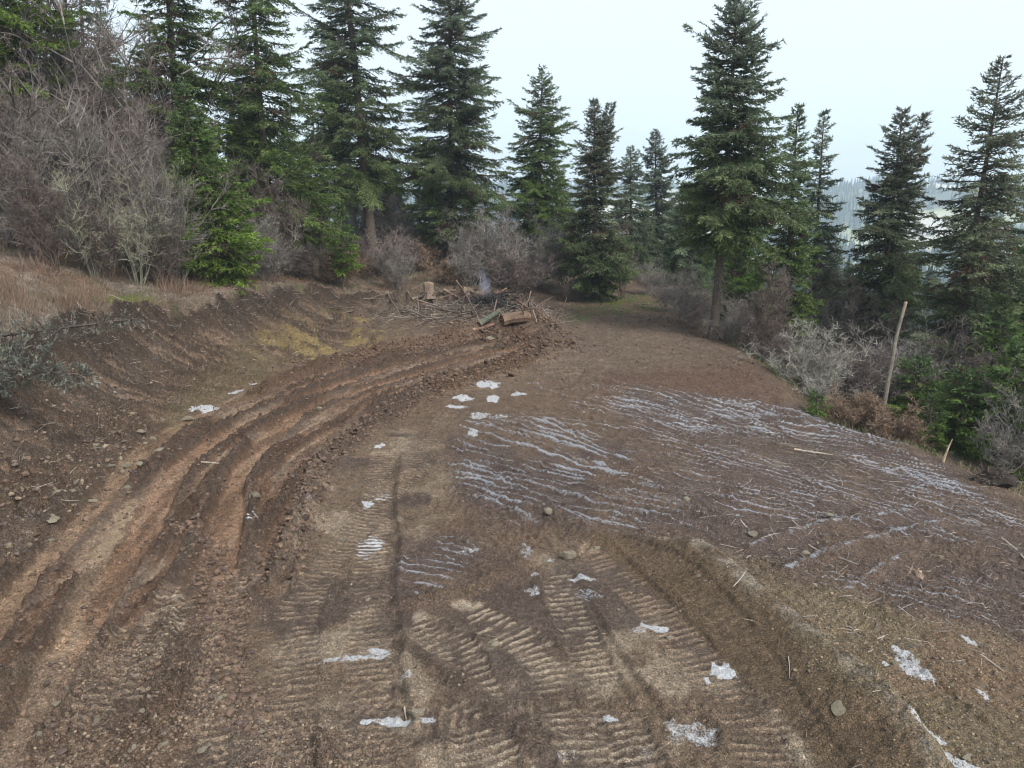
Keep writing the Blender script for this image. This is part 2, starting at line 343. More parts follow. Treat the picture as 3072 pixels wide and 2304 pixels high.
put(i, C(.36,.30,.23), np.exp(-((sd_ + .0) / .17) ** 2) * ss(.35, .55, fbm(X[i], Y[i], 3, 3, 137)) * .9); frost[i] = np.maximum(frost[i], np.exp(-((sd_ + .05) / .16) ** 2) * .32)
# --- right front: gravelly tan
i, m, _ = area([(1560,1190),(1800,1270),(2000,1340),(2400,1440),(2500,2000),(1950,1900),(1930,1640),(1720,1400)], .5, 11, .5)
put(i, C(.21,.165,.095), m * .6); put(i, C(.24,.155,.10), m * ss(.5, .65, fbm(X[i], Y[i], .7, 3, 138)) * .6); stony[i] = np.maximum(stony[i], m * .9)
D[i] += m * ((ridged(i, 7, 139) - .5) * .04 + (fbm(X[i], Y[i], 14, 2, 140) - .5) * .04)
# --- dark purple soil, raked by the blade and frosted on its ridges
def raked(pts, seed, p0, p1, freq, amp, fr, colr=PURP, cover=.9, bend=.0):
    i, m, _ = area(pts, .55, seed, .6)
    a = GZ0(*p0); b = GZ0(*p1); th = math.atan2(b[1] - a[1], b[0] - a[0]); c, s_ = math.cos(th), math.sin(th)
    u = X[i] * c + Y[i] * s_; v = -X[i] * s_ + Y[i] * c
    v = v + bend * (u - (a[0] * c + a[1] * s_)) ** 2 + (fbm(X[i], Y[i], .8, 3, seed + 200) - .5) * .5
    f = fbm(u * .55, v * freq, 1, 3, seed + 201, .6); g = 1 - np.abs(2 * f - 1); g = ss(.45, 1, g); lp = (v / (1.3 / freq) + 2.4 * fbm(u * .15, v * .5, 1, 3, seed + 210) + .6 * fbm(u * 1.3, v * 2, 1, 2, seed + 211)) % 1
    ln = np.exp(-((lp - .5) / .12) ** 2) * ss(.30, .48, fbm(u * .8, v * 2.5, 1, 3, seed + 212)); g = np.maximum(g * .35, ln)
    f2 = fbm(u * 2.2, v * freq * 2.4, 1, 2, seed + 202)
    D[i] += m * (g * amp + (f2 - .5) * amp * .6); put(i, colr, m * cover); put(i, BROWN, m * ss(.5, .7, fbm(X[i], Y[i], .9, 3, seed + 203)) * .55)
    fz = ss(.40, .60, fbm(X[i], Y[i], .55, 3, seed + 204)); f3 = fbm(u * 1.1, v * 9.5, 1, 3, seed + 207); frost[i] = np.maximum(frost[i], m * fr * np.clip(g ** 1.5 * 1.05 + ss(.52, .75, f3) * .35, 0, 1) * (.55 + .45 * fz) * 1.35)
    D[i] += m * (f3 - .5) * .05
    if seed == 17: put(i, C(.27,.205,.155), m * np.clip(ln + ss(.52, .7, f3), 0, 1) * .6)
raked([(1280,830),(1500,850),(1700,880),(1900,945),(2060,1010),(2230,1110),(2400,1200),(2400,1420),(2000,1330),(1760,1270),(1560,1200),(1420,1160),(1100,1150),(1000,1050),(1150,930)],
      12, (1350,880), (2100,1075), 4.2, .05, .56)
raked([(950,990),(1000,920),(1130,900),(1300,950),(1480,1080),(1560,1160),(1450,1160),(1200,1140),(1060,1110)], 13, (970,1000), (1330,1130), 3.9, .085, .85, bend=-.02)
raked([(1290,860),(1450,850),(1700,880),(1900,950),(2080,1030),(2140,1090),(1960,1050),(1700,960),(1500,940),(1350,920)], 14, (1350,870), (2050,1035), 4.3, .06, .85)
raked([(860,1200),(1000,1160),(1110,1190),(1120,1240),(980,1290),(870,1310)], 15, (870,1240), (1110,1260), 5, .05, .6, bend=.25)
raked([(1120,830),(1300,820),(1320,940),(1150,980),(1000,930)], 16, (1180,840), (1330,900), 3.2, .05, .35, colr=BROWN)
raked([(1250,700),(1400,680),(1560,750),(1690,860),(1480,830),(1240,830),(1150,800)], 17, (1250,790), (1600,800), 3.0, .12, .05, colr=C(.165,.118,.086))
# the bare face of the upper pad falling to the frosted soil
i, m, _ = area([(1290,800),(1420,800),(1560,760),(1690,850),(1690,885),(1500,850),(1300,845)], .5, 18, .3); put(i, C(.145,.09,.065), m * .9); stony[i] = np.maximum(stony[i] * (1 - m), .5 * m)
for pts, h_ in (([(1620,1192),(1690,1168),(1760,1145),(1850,1132),(1965,1112)], .15), ([(1700,1240),(1780,1205),(1860,1175),(2050,1130)], .11), ([(1830,1282),(1900,1235),(1960,1200)], .07),
                ([(2080,1010),(1900,965),(1700,905)], .08), ([(1840,1050),(1960,1080),(2120,1110)], .06)):
    poly = PL(pts, 6); i, d, sd_, s = sub(poly, 1.2); g = np.exp(-(d / .16) ** 2) * (.6 + .5 * vn(s * 2, s * 0, 150))
    D[i] += g * h_; frost[i] = np.maximum(frost[i], np.exp(-((d) / .08) ** 2) * (.35 + .9 * (fbm(X[i], Y[i], 3, 4, 151)-.3)))
# bright frost and snow scraps: (px, py, half width px, half height px)
snow = np.zeros(N)
def scrap(px, py, rw, rh, amt=1.0, bars=0, ang=0.0, seed=0):
    c0 = GZ0(px, py); ex = GZ0(px + rw, py) - c0; ey = GZ0(px, py - rh) - c0
    rx = max(np.hypot(ex[0], ex[1]), .03) * 1.1; ry = max(np.hypot(ey[0], ey[1]), .03) * 1.05; R = max(rx, ry) * 1.6
    i = np.where((np.abs(X - c0[0]) < R) & (np.abs(Y - c0[1]) < R))[0]
    if len(i) == 0: return
    q = np.array([ex[:2] / (rx * rx), ey[:2] / (ry * ry)]); u = (X[i] - c0[0]) * q[0, 0] + (Y[i] - c0[1]) * q[0, 1]; v = (X[i] - c0[0]) * q[1, 0] + (Y[i] - c0[1]) * q[1, 1]
    if ang: u, v = u * math.cos(ang) + v * math.sin(ang), -u * math.sin(ang) + v * math.cos(ang)
    r = np.hypot(u, v) + (fbm(X[i], Y[i], 2.2 / max(rx, .1), 3, 160 + seed) - .5) * .9
    m = ss(1.05, .55, r) * amt
    if bars: m = m * ss(0, .5, np.sin((Y[i] - c0[1]) * 2 * math.pi / .125 + 1.2 * vn(X[i] * 2, Y[i] * 2, 5)))
    snow[i] = np.maximum(snow[i], m); D[i] += m * .01
SC = [(1050,832,26,8,1,0,.4),(1065,862,14,10,1,0,.3),(1000,862,24,6,.9),(985,880,30,5,.8),(1120,853,22,4,.8),(1035,900,26,8,.7),(1022,940,14,6,.8),(1075,905,22,6,.6),(1150,830,22,4,.5),
 (800,1183,30,32,1,1),(795,1090,12,6,.8),(820,1075,30,8,.7,1),(548,832,10,3,1),(510,850,16,3,1,0,.5),(440,885,30,5,.8,0,.5),(820,965,10,5,1),(545,1130,14,10,.8,1),(1420,1358,36,8,.95,0,.3),(1380,1365,20,6,.6),
 (1560,1448,26,12,.9),(1527,1476,9,15,1,0,-.6),(1500,1590,62,26,.62),(1460,1612,30,20,.5),(1315,1550,24,6,.8),(790,1562,16,8,.9),(860,1562,60,5,.8),(925,1565,16,8,.7),(820,1412,26,5,.8),(760,1425,80,4,.7),
 (2090,1390,12,8,1,0,-.5),(1945,1415,20,2.5,1),(1960,1438,26,2.5,.9),(1910,1440,8,7,1,0,-.6),(1975,1462,24,3,.9),(2000,1468,18,3,.9),(2020,1600,12,8,1),(2012,1613,6,5,.9),(2042,1640,26,5,1),(2070,1655,60,10,1),
 (2120,1502,9,5,1),(1730,1628,10,4,.6),(880,1470,30,7,.6),(1255,1255,30,5,.8),(1160,1250,14,5,.6),(1270,1290,30,14,.55),(1150,1280,20,8,.6),(1135,1195,18,22,.55),(1010,1195,24,6,.6),(1620,1300,6,4,.5),
 (1190,1215,10,4,.6),(700,1300,30,6,.4),(660,1110,22,3,.5,0,.5),(1225,1640,30,6,.5),(1400,1640,20,4,.4)]
for k, q in enumerate(SC): scrap(*q, seed=k)
sm = fbm(X, Y, .35, 4, 170); sm2 = fbm(X, Y, 2.6, 4, 171)
padf = ss(8, 14, Y) * (1 - outside) * (1 - upper) * (X > -1.5) * (Y < 27)
frost = np.maximum(frost, padf * .3 * ss(.5, .65, sm) * ss(.5, .62, sm2))
frost = np.maximum(frost, bank * .30 * ss(.55, .72, fbm(X, Y, 1.1, 4, 172)) * (Y < 22))
# light haul road beyond the spill and the grassy trail
i, m, _ = area([(1180,720),(1240,690),(1350,655),(1430,650),(1480,690),(1560,745),(1600,790),(1400,800),(1240,790)], .8, 19, .6); put(i, C(.19,.14,.105), m * .75); wet[i] *= 1 - m * .4
i, m, _ = area([(1200,680),(1330,640),(1430,640),(1440,670),(1330,680),(1240,700)], .8, 20, .8); put(i, C(.16,.125,.065), m * .7); put(i, C(.10,.14,.04), m * ss(.5, .62, fbm(X[i], Y[i], 1.2, 3, 173)) * .8)
for q in ((250,650),(300,650),(880,595),(730,580),(990,590),(700,570),(1330,655),(1180,600)):
    c0 = GZ0(*q); i = np.where((np.abs(X - c0[0]) < 2) & (np.abs(Y - c0[1]) < 2))[0]; r = np.hypot(X[i] - c0[0], Y[i] - c0[1]) + (fbm(X[i], Y[i], 1.5, 3, 174) - .5) * 1.6
    put(i, C(.13,.16,.03), ss(.9, .4, r) * .8)
# --- far country
rr = np.hypot(X, Y); fm = ss(90, 160, rr); fld = fbm(X, Y, .0045, 3, 180); f2 = fbm(X, Y, .02, 4, 181)
A = A * (1 - fm[:, None]) + fm[:, None] * C(.075,.085,.06)
lay(C(.34,.36,.20), fm * ss(.5, .53, fld)); lay(C(.50,.47,.40), fm * ss(.60, .62, fld)); lay(C(.05,.07,.05), fm * ss(.56, .62, f2) * .8)
lay(C(.42,.46,.30), fm * ss(560, 620, rr) * (1 - ss(880, 960, rr)) * ss(.38, .44, f2) * ss(0.2, .3, np.arctan2(X, Y)))
Z = Z + D * np.where(near | (rr < 60), 1, 0)
idx = np.arange(N).reshape(NY, NX)
F = np.stack([idx[:-1, :-1], idx[:-1, 1:], idx[1:, 1:], idx[1:, :-1]], -1).reshape(-1, 4)
A = A * (.86 + .28 * n3[:, None])
# ------------------------------------------------------------------ materials
def newmat(name):
    m = bpy.data.materials.new(name); m.use_nodes = True; n = m.node_tree; b = n.nodes["Principled BSDF"]
    b.inputs["Specular IOR Level"].default_value = .3; return m, n, b
def nd(n, t, **k):
    x = n.nodes.new(t)
    for a, v in k.items(): setattr(x, a, v)
    return x
def attr(n, name): return nd(n, "ShaderNodeAttribute", attribute_name=name)
def noise(n, co, s, d=4, r=.6):
    x = nd(n, "ShaderNodeTexNoise"); x.inputs["Scale"].default_value = s; x.inputs["Detail"].default_value = d; x.inputs["Roughness"].default_value = r
    n.links.new(co, x.inputs["Vector"]); return x.outputs["Fac"]
def mrange(n, v, a, b, c=0, d=1, smooth=False):
    x = nd(n, "ShaderNodeMapRange"); x.inputs[1].default_value = a; x.inputs[2].default_value = b; x.inputs[3].default_value = c; x.inputs[4].default_value = d
    if smooth: x.interpolation_type = 'SMOOTHSTEP'
    n.links.new(v, x.inputs[0]); return x.outputs[0]
def mth(n, op, a, b):
    x = nd(n, "ShaderNodeMath", operation=op)
    for k, v in enumerate((a, b)):
        if isinstance(v, (int, float)): x.inputs[k].default_value = v
        else: n.links.new(v, x.inputs[k])
    return x.outputs[0]
def mixc(n, f, a, b, mode='MIX'):
    x = nd(n, "ShaderNodeMixRGB", blend_type=mode)
    for k, v in enumerate((f, a, b)):
        if isinstance(v, (int, float)): x.inputs[k].default_value = v
        elif isinstance(v, tuple): x.inputs[k].default_value = (*v, 1)
        else: n.links.new(v, x.inputs[k])
    return x.outputs[0]
def bump(n, h, dist, strength=1.0, prev=None):
    x = nd(n, "ShaderNodeBump"); x.inputs["Distance"].default_value = dist; x.inputs["Strength"].default_value = strength
    n.links.new(h, x.inputs["Height"])
    if prev is not None: n.links.new(prev, x.inputs["Normal"])
    return x.outputs[0]
mg, n, b = newmat("soil")
co = nd(n, "ShaderNodeTexCoord").outputs["Object"]; ac = attr(n, "albedo").outputs["Color"]
fA, fB, fC = noise(n, co, 9, 6, .65), noise(n, co, 38, 5, .7), noise(n, co, 2.2, 5, .6)
v1 = nd(n, "ShaderNodeTexVoronoi"); v1.inputs["Scale"].default_value = 22; n.links.new(co, v1.inputs["Vector"])
v2 = nd(n, "ShaderNodeTexVoronoi"); v2.inputs["Scale"].default_value = 60; n.links.new(co, v2.inputs["Vector"])
c1 = mixc(n, 1.0, ac, mrange(n, fB, .34, .66, .66, 1.38), 'MULTIPLY')
ve = nd(n, "ShaderNodeTexVoronoi", feature='DISTANCE_TO_EDGE'); ve.inputs["Scale"].default_value = 34
vw = nd(n, "ShaderNodeVectorMath", operation='ADD'); nw = nd(n, "ShaderNodeTexNoise"); nw.inputs["Scale"].default_value = 12; n.links.new(co, nw.inputs["Vector"])
vs = nd(n, "ShaderNodeVectorMath", operation='SCALE'); vs.inputs["Scale"].default_value = .06; n.links.new(nw.outputs["Color"], vs.inputs[0]); n.links.new(co, vw.inputs[0]); n.links.new(vs.outputs[0], vw.inputs[1]); n.links.new(vw.outputs[0], ve.inputs["Vector"])
cr2 = nd(n, "ShaderNodeTexVoronoi"); cr2.inputs["Scale"].default_value = 48; n.links.new(vw.outputs[0], cr2.inputs["Vector"]); cs = nd(n, "ShaderNodeSeparateColor"); n.links.new(cr2.outputs["Color"], cs.inputs[0])
c1 = mixc(n, 1.0, c1, mrange(n, cs.outputs[0], 0, 1, .66, 1.40), 'MULTIPLY')
crk = mth(n, 'MULTIPLY', mrange(n, ve.outputs["Distance"], .0, .16), 1.0)
c1 = mixc(n, 1.0, c1, mrange(n, crk, 0, 1, .62, 1.08), 'MULTIPLY')
c1 = mixc(n, 1.0, c1, mrange(n, fA, .3, .7, .72, 1.30), 'MULTIPLY')
c1 = mixc(n, 1.0, c1, mrange(n, fC, .3, .7, .85, 1.16), 'MULTIPLY')
hs = nd(n, "ShaderNodeSeparateColor"); n.links.new(v1.outputs["Color"], hs.inputs[0])
peb = mth(n, 'MULTIPLY', mrange(n, hs.outputs[0], .62, .72), mrange(n, v1.outputs["Distance"], .42, .28))
peb = mth(n, 'MULTIPLY', peb, attr(n, "stony").outputs["Fac"])
c1 = mixc(n, mth(n, 'MULTIPLY', peb, .8), c1, mixc(n, hs.outputs[1], (.10,.09,.08), (.36,.31,.24)))
fr = attr(n, "frost").outputs["Fac"]; fN = noise(n, co, 14, 6, .75); fN2 = noise(n, co, 55, 4, .8)
fq = mth(n, 'ADD', mth(n, 'MULTIPLY', fr, 1.0), mth(n, 'ADD', mth(n, 'MULTIPLY', mth(n, 'SUBTRACT', fN, .5), 1.6), mth(n, 'MULTIPLY', mth(n, 'SUBTRACT', fN2, .5), 1.5)))
fmask = mth(n, 'MULTIPLY', mrange(n, fq, .42, .72), mrange(n, fr, .03, .2))
c1 = mixc(n, mth(n, 'MULTIPLY', fmask, .70), c1, (.55, .59, .66))
sn = mrange(n, mth(n, 'ADD', attr(n, "snow").outputs["Fac"], mth(n, 'ADD', mth(n, 'MULTIPLY', mth(n, 'SUBTRACT', fN, .5), 1.5), mth(n, 'MULTIPLY', mth(n, 'SUBTRACT', fN2, .5), 1.0))), .5, .75)
sn = mth(n, 'MULTIPLY', sn, mrange(n, attr(n, "snow").outputs["Fac"], .05, .25))
c1 = mixc(n, mth(n, 'MULTIPLY', sn, mrange(n, fB, .35, .65, .5, .95)), c1, (.78, .81, .86))
n.links.new(c1, b.inputs["Base Color"])
wt = attr(n, "wet").outputs["Fac"]
n.links.new(mth(n, 'ADD', mrange(n, wt, .2, 1.0, .92, .34), mth(n, 'MULTIPLY', mth(n, 'SUBTRACT', fA, .5), .5)), b.inputs["Roughness"])
inv = mth(n, 'SUBTRACT', 1.0, mth(n, 'MULTIPLY', wt, .75))
hh = mth(n, 'ADD', mth(n, 'MULTIPLY', fA, 1.0), mth(n, 'MULTIPLY', fB, .45))
hh = mth(n, 'ADD', mth(n, 'MULTIPLY', hh, inv), mth(n, 'MULTIPLY', mrange(n, v1.outputs["Distance"], .5, .1), mth(n, 'MULTIPLY', peb, .6)))
hh = mth(n, 'ADD', hh, mth(n, 'MULTIPLY', crk, mth(n, 'MULTIPLY', inv, .35))); nrm = bump(n, hh, .10, 1.0); nrm = bump(n, mth(n, 'MULTIPLY', fN2, inv), .035, .9, nrm)
n.links.new(nrm, b.inputs["Normal"])
ground = mesh("ground", np.stack([X, Y, Z], 1), F, mg, {"albedo": A, "frost": frost, "wet": np.clip(wet, 0, 1), "stony": np.clip(stony, 0, 1), "snow": snow}, smooth=True)
tag(ground, kind="structure")
Zg = Z.reshape(NY, NX)
del F, idx
def gz(x, y):
    x = np.asarray(x, float); y = np.asarray(y, float)
    i = np.clip(np.searchsorted(gx, x) - 1, 0, NX - 2); j = np.clip(np.searchsorted(gy, y) - 1, 0, NY - 2)
    fx = (x - gx[i]) / (gx[i + 1] - gx[i]); fy = (y - gy[j]) / (gy[j + 1] - gy[j])
    return (Zg[j, i] * (1 - fx) + Zg[j, i + 1] * fx) * (1 - fy) + (Zg[j + 1, i] * (1 - fx) + Zg[j + 1, i + 1] * fx) * fy
def G(px, py): return GZ0(px, py, gz)
def plant_mat(name, rough=.75, trans=0.0, nsc=3.0, lo=.75, hi=1.25, objvar=.12):
    m, n, b = newmat(name); co = nd(n, "ShaderNodeTexCoord").outputs["Object"]
    c = mixc(n, 1.0, attr(n, "albedo").outputs["Color"], mrange(n, noise(n, co, nsc, 4), .3, .7, lo, hi), 'MULTIPLY')
    oi = nd(n, "ShaderNodeObjectInfo"); c = mixc(n, 1.0, c, mrange(n, oi.outputs["Random"], 0, 1, 1 - objvar, 1 + objvar), 'MULTIPLY')
    n.links.new(c, b.inputs["Base Color"]); b.inputs["Roughness"].default_value = rough
    if trans:
        t = nd(n, "ShaderNodeBsdfTranslucent"); n.links.new(c, t.inputs[0]); mx = nd(n, "ShaderNodeMixShader"); mx.inputs[0].default_value = trans
        n.links.new(b.outputs[0], mx.inputs[1]); n.links.new(t.outputs[0], mx.inputs[2]); n.links.new(mx.outputs[0], n.nodes["Material Output"].inputs[0])
    return m
M_NEED = plant_mat("needles", .6, .34, .9); M_BARK = plant_mat("bark", .9, 0, 14, .6, 1.4); M_TWIG = plant_mat("twigs", .85, 0, 2.0, .75, 1.25, .18)
M_GRASS = plant_mat("dry_grass", .85, .15, 2.0)
def rock_mat(name, lo, hi, sc_=6, rough=.8, bd=.03):
    m, n, b = newmat(name); co = nd(n, "ShaderNodeTexCoord").outputs["Object"]; oi = nd(n, "ShaderNodeObjectInfo")
    f = noise(n, co, sc_, 6, .7); f2 = noise(n, co, sc_ * 6, 4, .7)
    c = mixc(n, mrange(n, f, .35, .65), lo, hi); c = mixc(n, 1.0, c, mrange(n, f2, .3, .7, .7, 1.3), 'MULTIPLY')
    c = mixc(n, 1.0, c, mrange(n, oi.outputs["Random"], 0, 1, .75, 1.25), 'MULTIPLY')
    n.links.new(c, b.inputs["Base Color"]); b.inputs["Roughness"].default_value = rough; n.links.new(bump(n, f2, bd, .8), b.inputs["Normal"]); return m
M_ROCK = rock_mat("rock", (.14,.12,.09), (.30,.26,.19)); M_CLOD = rock_mat("clod", (.065,.045,.035), (.12,.08,.058), 9, .85); M_RCLOD = rock_mat("red_clod", (.08,.052,.037), (.13,.083,.056), 9, .8)
M_STONE = plant_mat("stones", .7, 0, 8, .8, 1.2)
# ------------------------------------------------------------------ tubes
def tubes(P, Rr, k=3):
    """P (n,s,3) polylines, Rr (n,s) radii -> verts, quad faces"""
    n_, s_, _ = P.shape; T = np.gradient(P, axis=1); T /= np.linalg.norm(T, axis=2, keepdims=True) + 1e-9
    up = np.zeros_like(T); up[..., 2] = 1; alt = np.abs(T[..., 2]) > .9; up[alt] = (1, 0, 0)
    Nn = np.cross(T, up); Nn /= np.linalg.norm(Nn, axis=2, keepdims=True) + 1e-9; B = np.cross(T, Nn)
    a = np.arange(k) * 2 * math.pi / k
    V = P[:, :, None] + Rr[:, :, None, None] * (np.cos(a)[None, None, :, None] * Nn[:, :, None] + np.sin(a)[None, None, :, None] * B[:, :, None])
    V = V.reshape(-1, 3); b0 = (np.arange(n_)[:, None, None] * s_ + np.arange(s_ - 1)[None, :, None]) * k; q = np.arange(k)[None, None, :]; q2 = (q + 1) % k
    Fc = np.stack([b0 + q, b0 + q2, b0 + k + q2, b0 + k + q], -1).reshape(-1, 4)
    return V, Fc
def merge(parts):
    Vs, Fs, Cs, o = [], [], [], 0
    for V, F_, c in parts: Vs.append(V); Fs.append(F_ + o); Cs.append(c); o += len(V)
    return np.concatenate(Vs), np.concatenate(Fs), np.concatenate(Cs)
def capped(V, F_, k, s_):   # quads closing the ends of one k-sided tube (k = 4,6,8)
    L = len(V); f = []
    for o in (0, L - k):
        for j in range(1, k // 2): f.append([o + j - 1 if j > 1 else o, o + j, o + k - 1 - j, o + k - j if j > 1 else o + k - 1])
    return np.concatenate([F_, np.array(f)])
# ------------------------------------------------------------------ conifers
def conifer(seed, H, Rad, clear, nb, lean=(0, 0), c_lo=(.03,.05,.03), c_mid=(.055,.085,.05), c_top=(.09,.12,.10), blade=1.0, sparse=1.0, twin=0, r0=None, droop=1.0, prof=.75, dead=.12):
    rg = np.random.default_rng(seed); r0 = r0 or H * .0085 + .06; nb = int(nb * 1.85); K = 14
    tt = np.linspace(0, 1, K); bx, by = rg.normal(0, .006 * H, 2)
    def axis_pt(h):
        h = np.asarray(h); return np.stack([lean[0] * H * h + bx * np.sin(h * 3), lean[1] * H * h + by * np.sin(h * 3.3), H * h], -1)
    tp = axis_pt(tt); rad = r0 * (1 - tt) ** .8 + .012; rad[0] *= 1.35
    V, F_ = tubes(tp[None], rad[None], 8); col = np.tile(C(.085,.068,.055) * (1 + .0), (len(V), 1)); trunk = (V, F_, col)
    tops = [(clear, 1.0, axis_pt, 1.0)]
    if twin:
        def ax2(h): return axis_pt(h) + np.stack([np.maximum(h - .62, 0) * H * .22 * twin * (h < 2), h * 0, -np.maximum(h - .62, 0) * H * .05], -1)
        tops.append((.66, 1.0, ax2, .8))
    brP, brR, shade, Ls = [], [], [], []
    for (c0, c1_, ax, q) in tops:
        nn = int(nb * (c1_ - c0) / (1 - clear)); h = c0 + (c1_ - c0) * (np.arange(nn) + rg.random(nn)) / nn; h = h ** 1.0
        t = (h - clear) / (1 - clear); pf = np.minimum((1 - t) ** prof, (1 - t) * 2.3) * (.55 + .45 * ss(0, .22, t)) * (.8 + .4 * vn(t * 9, t * 0 + seed, seed)) * q + .02
        az = rg.random(nn) * 2 * math.pi; lob = .82 + .36 * vn(az * 1.2, t * 4 + 3, seed + 5)
        L = Rad * pf * lob * (rg.uniform(.5, 1.05, nn) + .45 * (rg.random(nn) < .10)) * 1.2; L = np.maximum(L, .2)
        s = np.linspace(0, 1, 6)[None]; a = (.55 * ss(.55, 1, t) - .10)[:, None] + rg.normal(0, .2, (nn, 1)); bq = ((.30 * (1 - t) + .0) * droop)[:, None] * rg.uniform(.3, 1.5, (nn, 1))
        zz = L[:, None] * (a * s - bq * s * s + .16 * s ** 4); az2 = az[:, None] + rg.normal(0, .18, (nn, 1)) * s
        o = ax(h); P = np.stack([o[:, None, 0] + L[:, None] * s * np.cos(az2), o[:, None, 1] + L[:, None] * s * np.sin(az2), o[:, None, 2] + zz], -1)
        brP.append(P); brR.append((.010 + .011 * L[:, None]) * (1 - .85 * s)); shade.append(t); Ls.append(L)
    P = np.concatenate(brP); Rr = np.concatenate(brR); T = np.concatenate(shade); L = np.concatenate(Ls); nbt = len(P)
    bv, bf = tubes(P, Rr, 3); bc = np.tile(C(.07,.058,.05), (len(bv), 1))
    if dead:
        nd_ = int(14 + nb * dead); h = rg.uniform(.08, clear + .12, nd_); az = rg.random(nd_) * 6.283; l = rg.uniform(.3, 1.4, nd_) * Rad * .42; s = np.linspace(0, 1, 5)[None]
        o = axis_pt(h); Pd = np.stack([o[:, None, 0] + (l * np.cos(az))[:, None] * s, o[:, None, 1] + (l * np.sin(az))[:, None] * s, o[:, None, 2] + l[:, None] * (-.1 * s - .35 * s * s)], -1)
        dv, df = tubes(Pd, .016 * (1 - .8 * s) + 0 * Pd[..., 0], 3); bv, bf, bc = merge([(bv, bf, bc), (dv, df, np.tile(C(.13,.12,.105), (len(dv), 1)))])
    # twigs off the branches
    n2 = np.maximum((L / .058 * sparse).astype(int), 5); bi = np.repeat(np.arange(nbt), n2); m = len(bi)
    s = rg.random(m) ** .75 * .92 + .08; si = s * 5; k0 = np.minimum(si.astype(int), 4); f = (si - k0)[:, None]
    org = P[bi, k0] * (1 - f) + P[bi, k0 + 1] * f; tan = P[bi, k0 + 1] - P[bi, k0]; tan /= np.linalg.norm(tan, axis=1, keepdims=True) + 1e-9
    side = np.cross(tan, np.array([0, 0, 1.0])); side /= np.linalg.norm(side, axis=1, keepdims=True) + 1e-9; sg = rg.choice([-1, 1], m)[:, None]
    ph = rg.uniform(.35, 1.15, m)[:, None]; dr = tan * np.cos(ph) + side * sg * np.sin(ph); dr[:, 2] -= rg.uniform(0, .75, m) * droop * (1 - .7 * T[bi]) - .12
    dr /= np.linalg.norm(dr, axis=1, keepdims=True); l2 = np.minimum((.34 * L[bi] * (1.05 - s) ** .7 + .10) * rg.uniform(.6, 1.2, m), .85)
    n3_ = np.maximum((l2 / .040 / blade).astype(int), 3); ti = np.repeat(np.arange(m), n3_); M = len(ti)
    tq0 = T[bi][ti]; u = rg.random(M)[:, None]; p = org[ti] + dr[ti] * l2[ti][:, None] * u; p[:, 2] -= (u[:, 0] ** 2) * l2[ti] * .18 * droop
    rv = rg.normal(0, 1, (M, 3)); rv[:, 2] += .35 * tq0; d = dr[ti] + rv * .5; d /= np.linalg.norm(d, axis=1, keepdims=True)
    w_ = np.cross(d, rg.normal(0, 1, (M, 3))); w_ /= np.linalg.norm(w_, axis=1, keepdims=True) + 1e-9
    bl = rg.uniform(.10, .20, M)[:, None] * blade; bw = rg.uniform(.018, .034, M)[:, None] * blade
    V = np.stack([p - w_ * bw, p + w_ * bw, p + d * bl], 1).reshape(-1, 3); Ff = np.arange(3 * M).reshape(-1, 3)
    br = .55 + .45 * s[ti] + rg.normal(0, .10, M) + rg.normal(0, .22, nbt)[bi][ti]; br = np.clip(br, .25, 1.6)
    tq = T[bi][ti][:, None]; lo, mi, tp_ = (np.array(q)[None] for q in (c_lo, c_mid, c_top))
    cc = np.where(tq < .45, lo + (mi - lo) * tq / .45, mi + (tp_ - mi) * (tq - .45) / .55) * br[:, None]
    browned = (rg.random(nbt) < .09)[bi][ti] & (s[ti] < .7); cc[browned] = C(.11,.075,.05) * 1.0
    cc = np.repeat(cc, 3, 0)
    return trunk, (bv, bf, bc), (V, Ff, cc)
def tree_obj(name, geo, loc, label, cat, group, rz=0):
    root = empty(name, loc, rz); tag(root, label, cat, group)
    (a, b_, c_) = geo
    mesh("trunk", a[0], a[1], M_BARK, {"albedo": a[2]}, True, root); mesh("branches", b_[0], b_[1], M_BARK, {"albedo": b_[2]}, False, root)
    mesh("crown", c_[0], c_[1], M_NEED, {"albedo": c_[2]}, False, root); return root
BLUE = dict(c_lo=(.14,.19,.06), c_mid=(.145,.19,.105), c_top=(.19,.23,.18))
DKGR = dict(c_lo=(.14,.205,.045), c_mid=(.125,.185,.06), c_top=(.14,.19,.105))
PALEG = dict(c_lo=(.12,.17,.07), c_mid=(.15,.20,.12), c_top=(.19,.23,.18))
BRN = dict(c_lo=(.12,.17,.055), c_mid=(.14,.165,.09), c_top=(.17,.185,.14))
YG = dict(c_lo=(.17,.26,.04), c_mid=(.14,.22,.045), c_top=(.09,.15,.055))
GF = "firs standing round the clearing"
def place_fir(name, px, pyb, Yd, top, wpx, clear, nb, label, pal, seed, **k):
    """base column px (photo px), base row for guidance, depth, top (px,row), crown width in px"""
    p = at_y(px, pyb, Yd); z0 = float(gz(p[0], p[1])); t = at_y(top[0], top[1], Yd); H = t[2] - z0; scl = Yd / (FPX * 2.16 * math.cos(PITCH))
    lean = ((t[0] - p[0]) / H, 0); Rad = wpx * scl / 2 * .98
    return tree_obj(name, conifer(seed, H, Rad, clear, nb, lean, **pal, **k), (p[0], p[1], z0 - .05), label, "tree", GF)
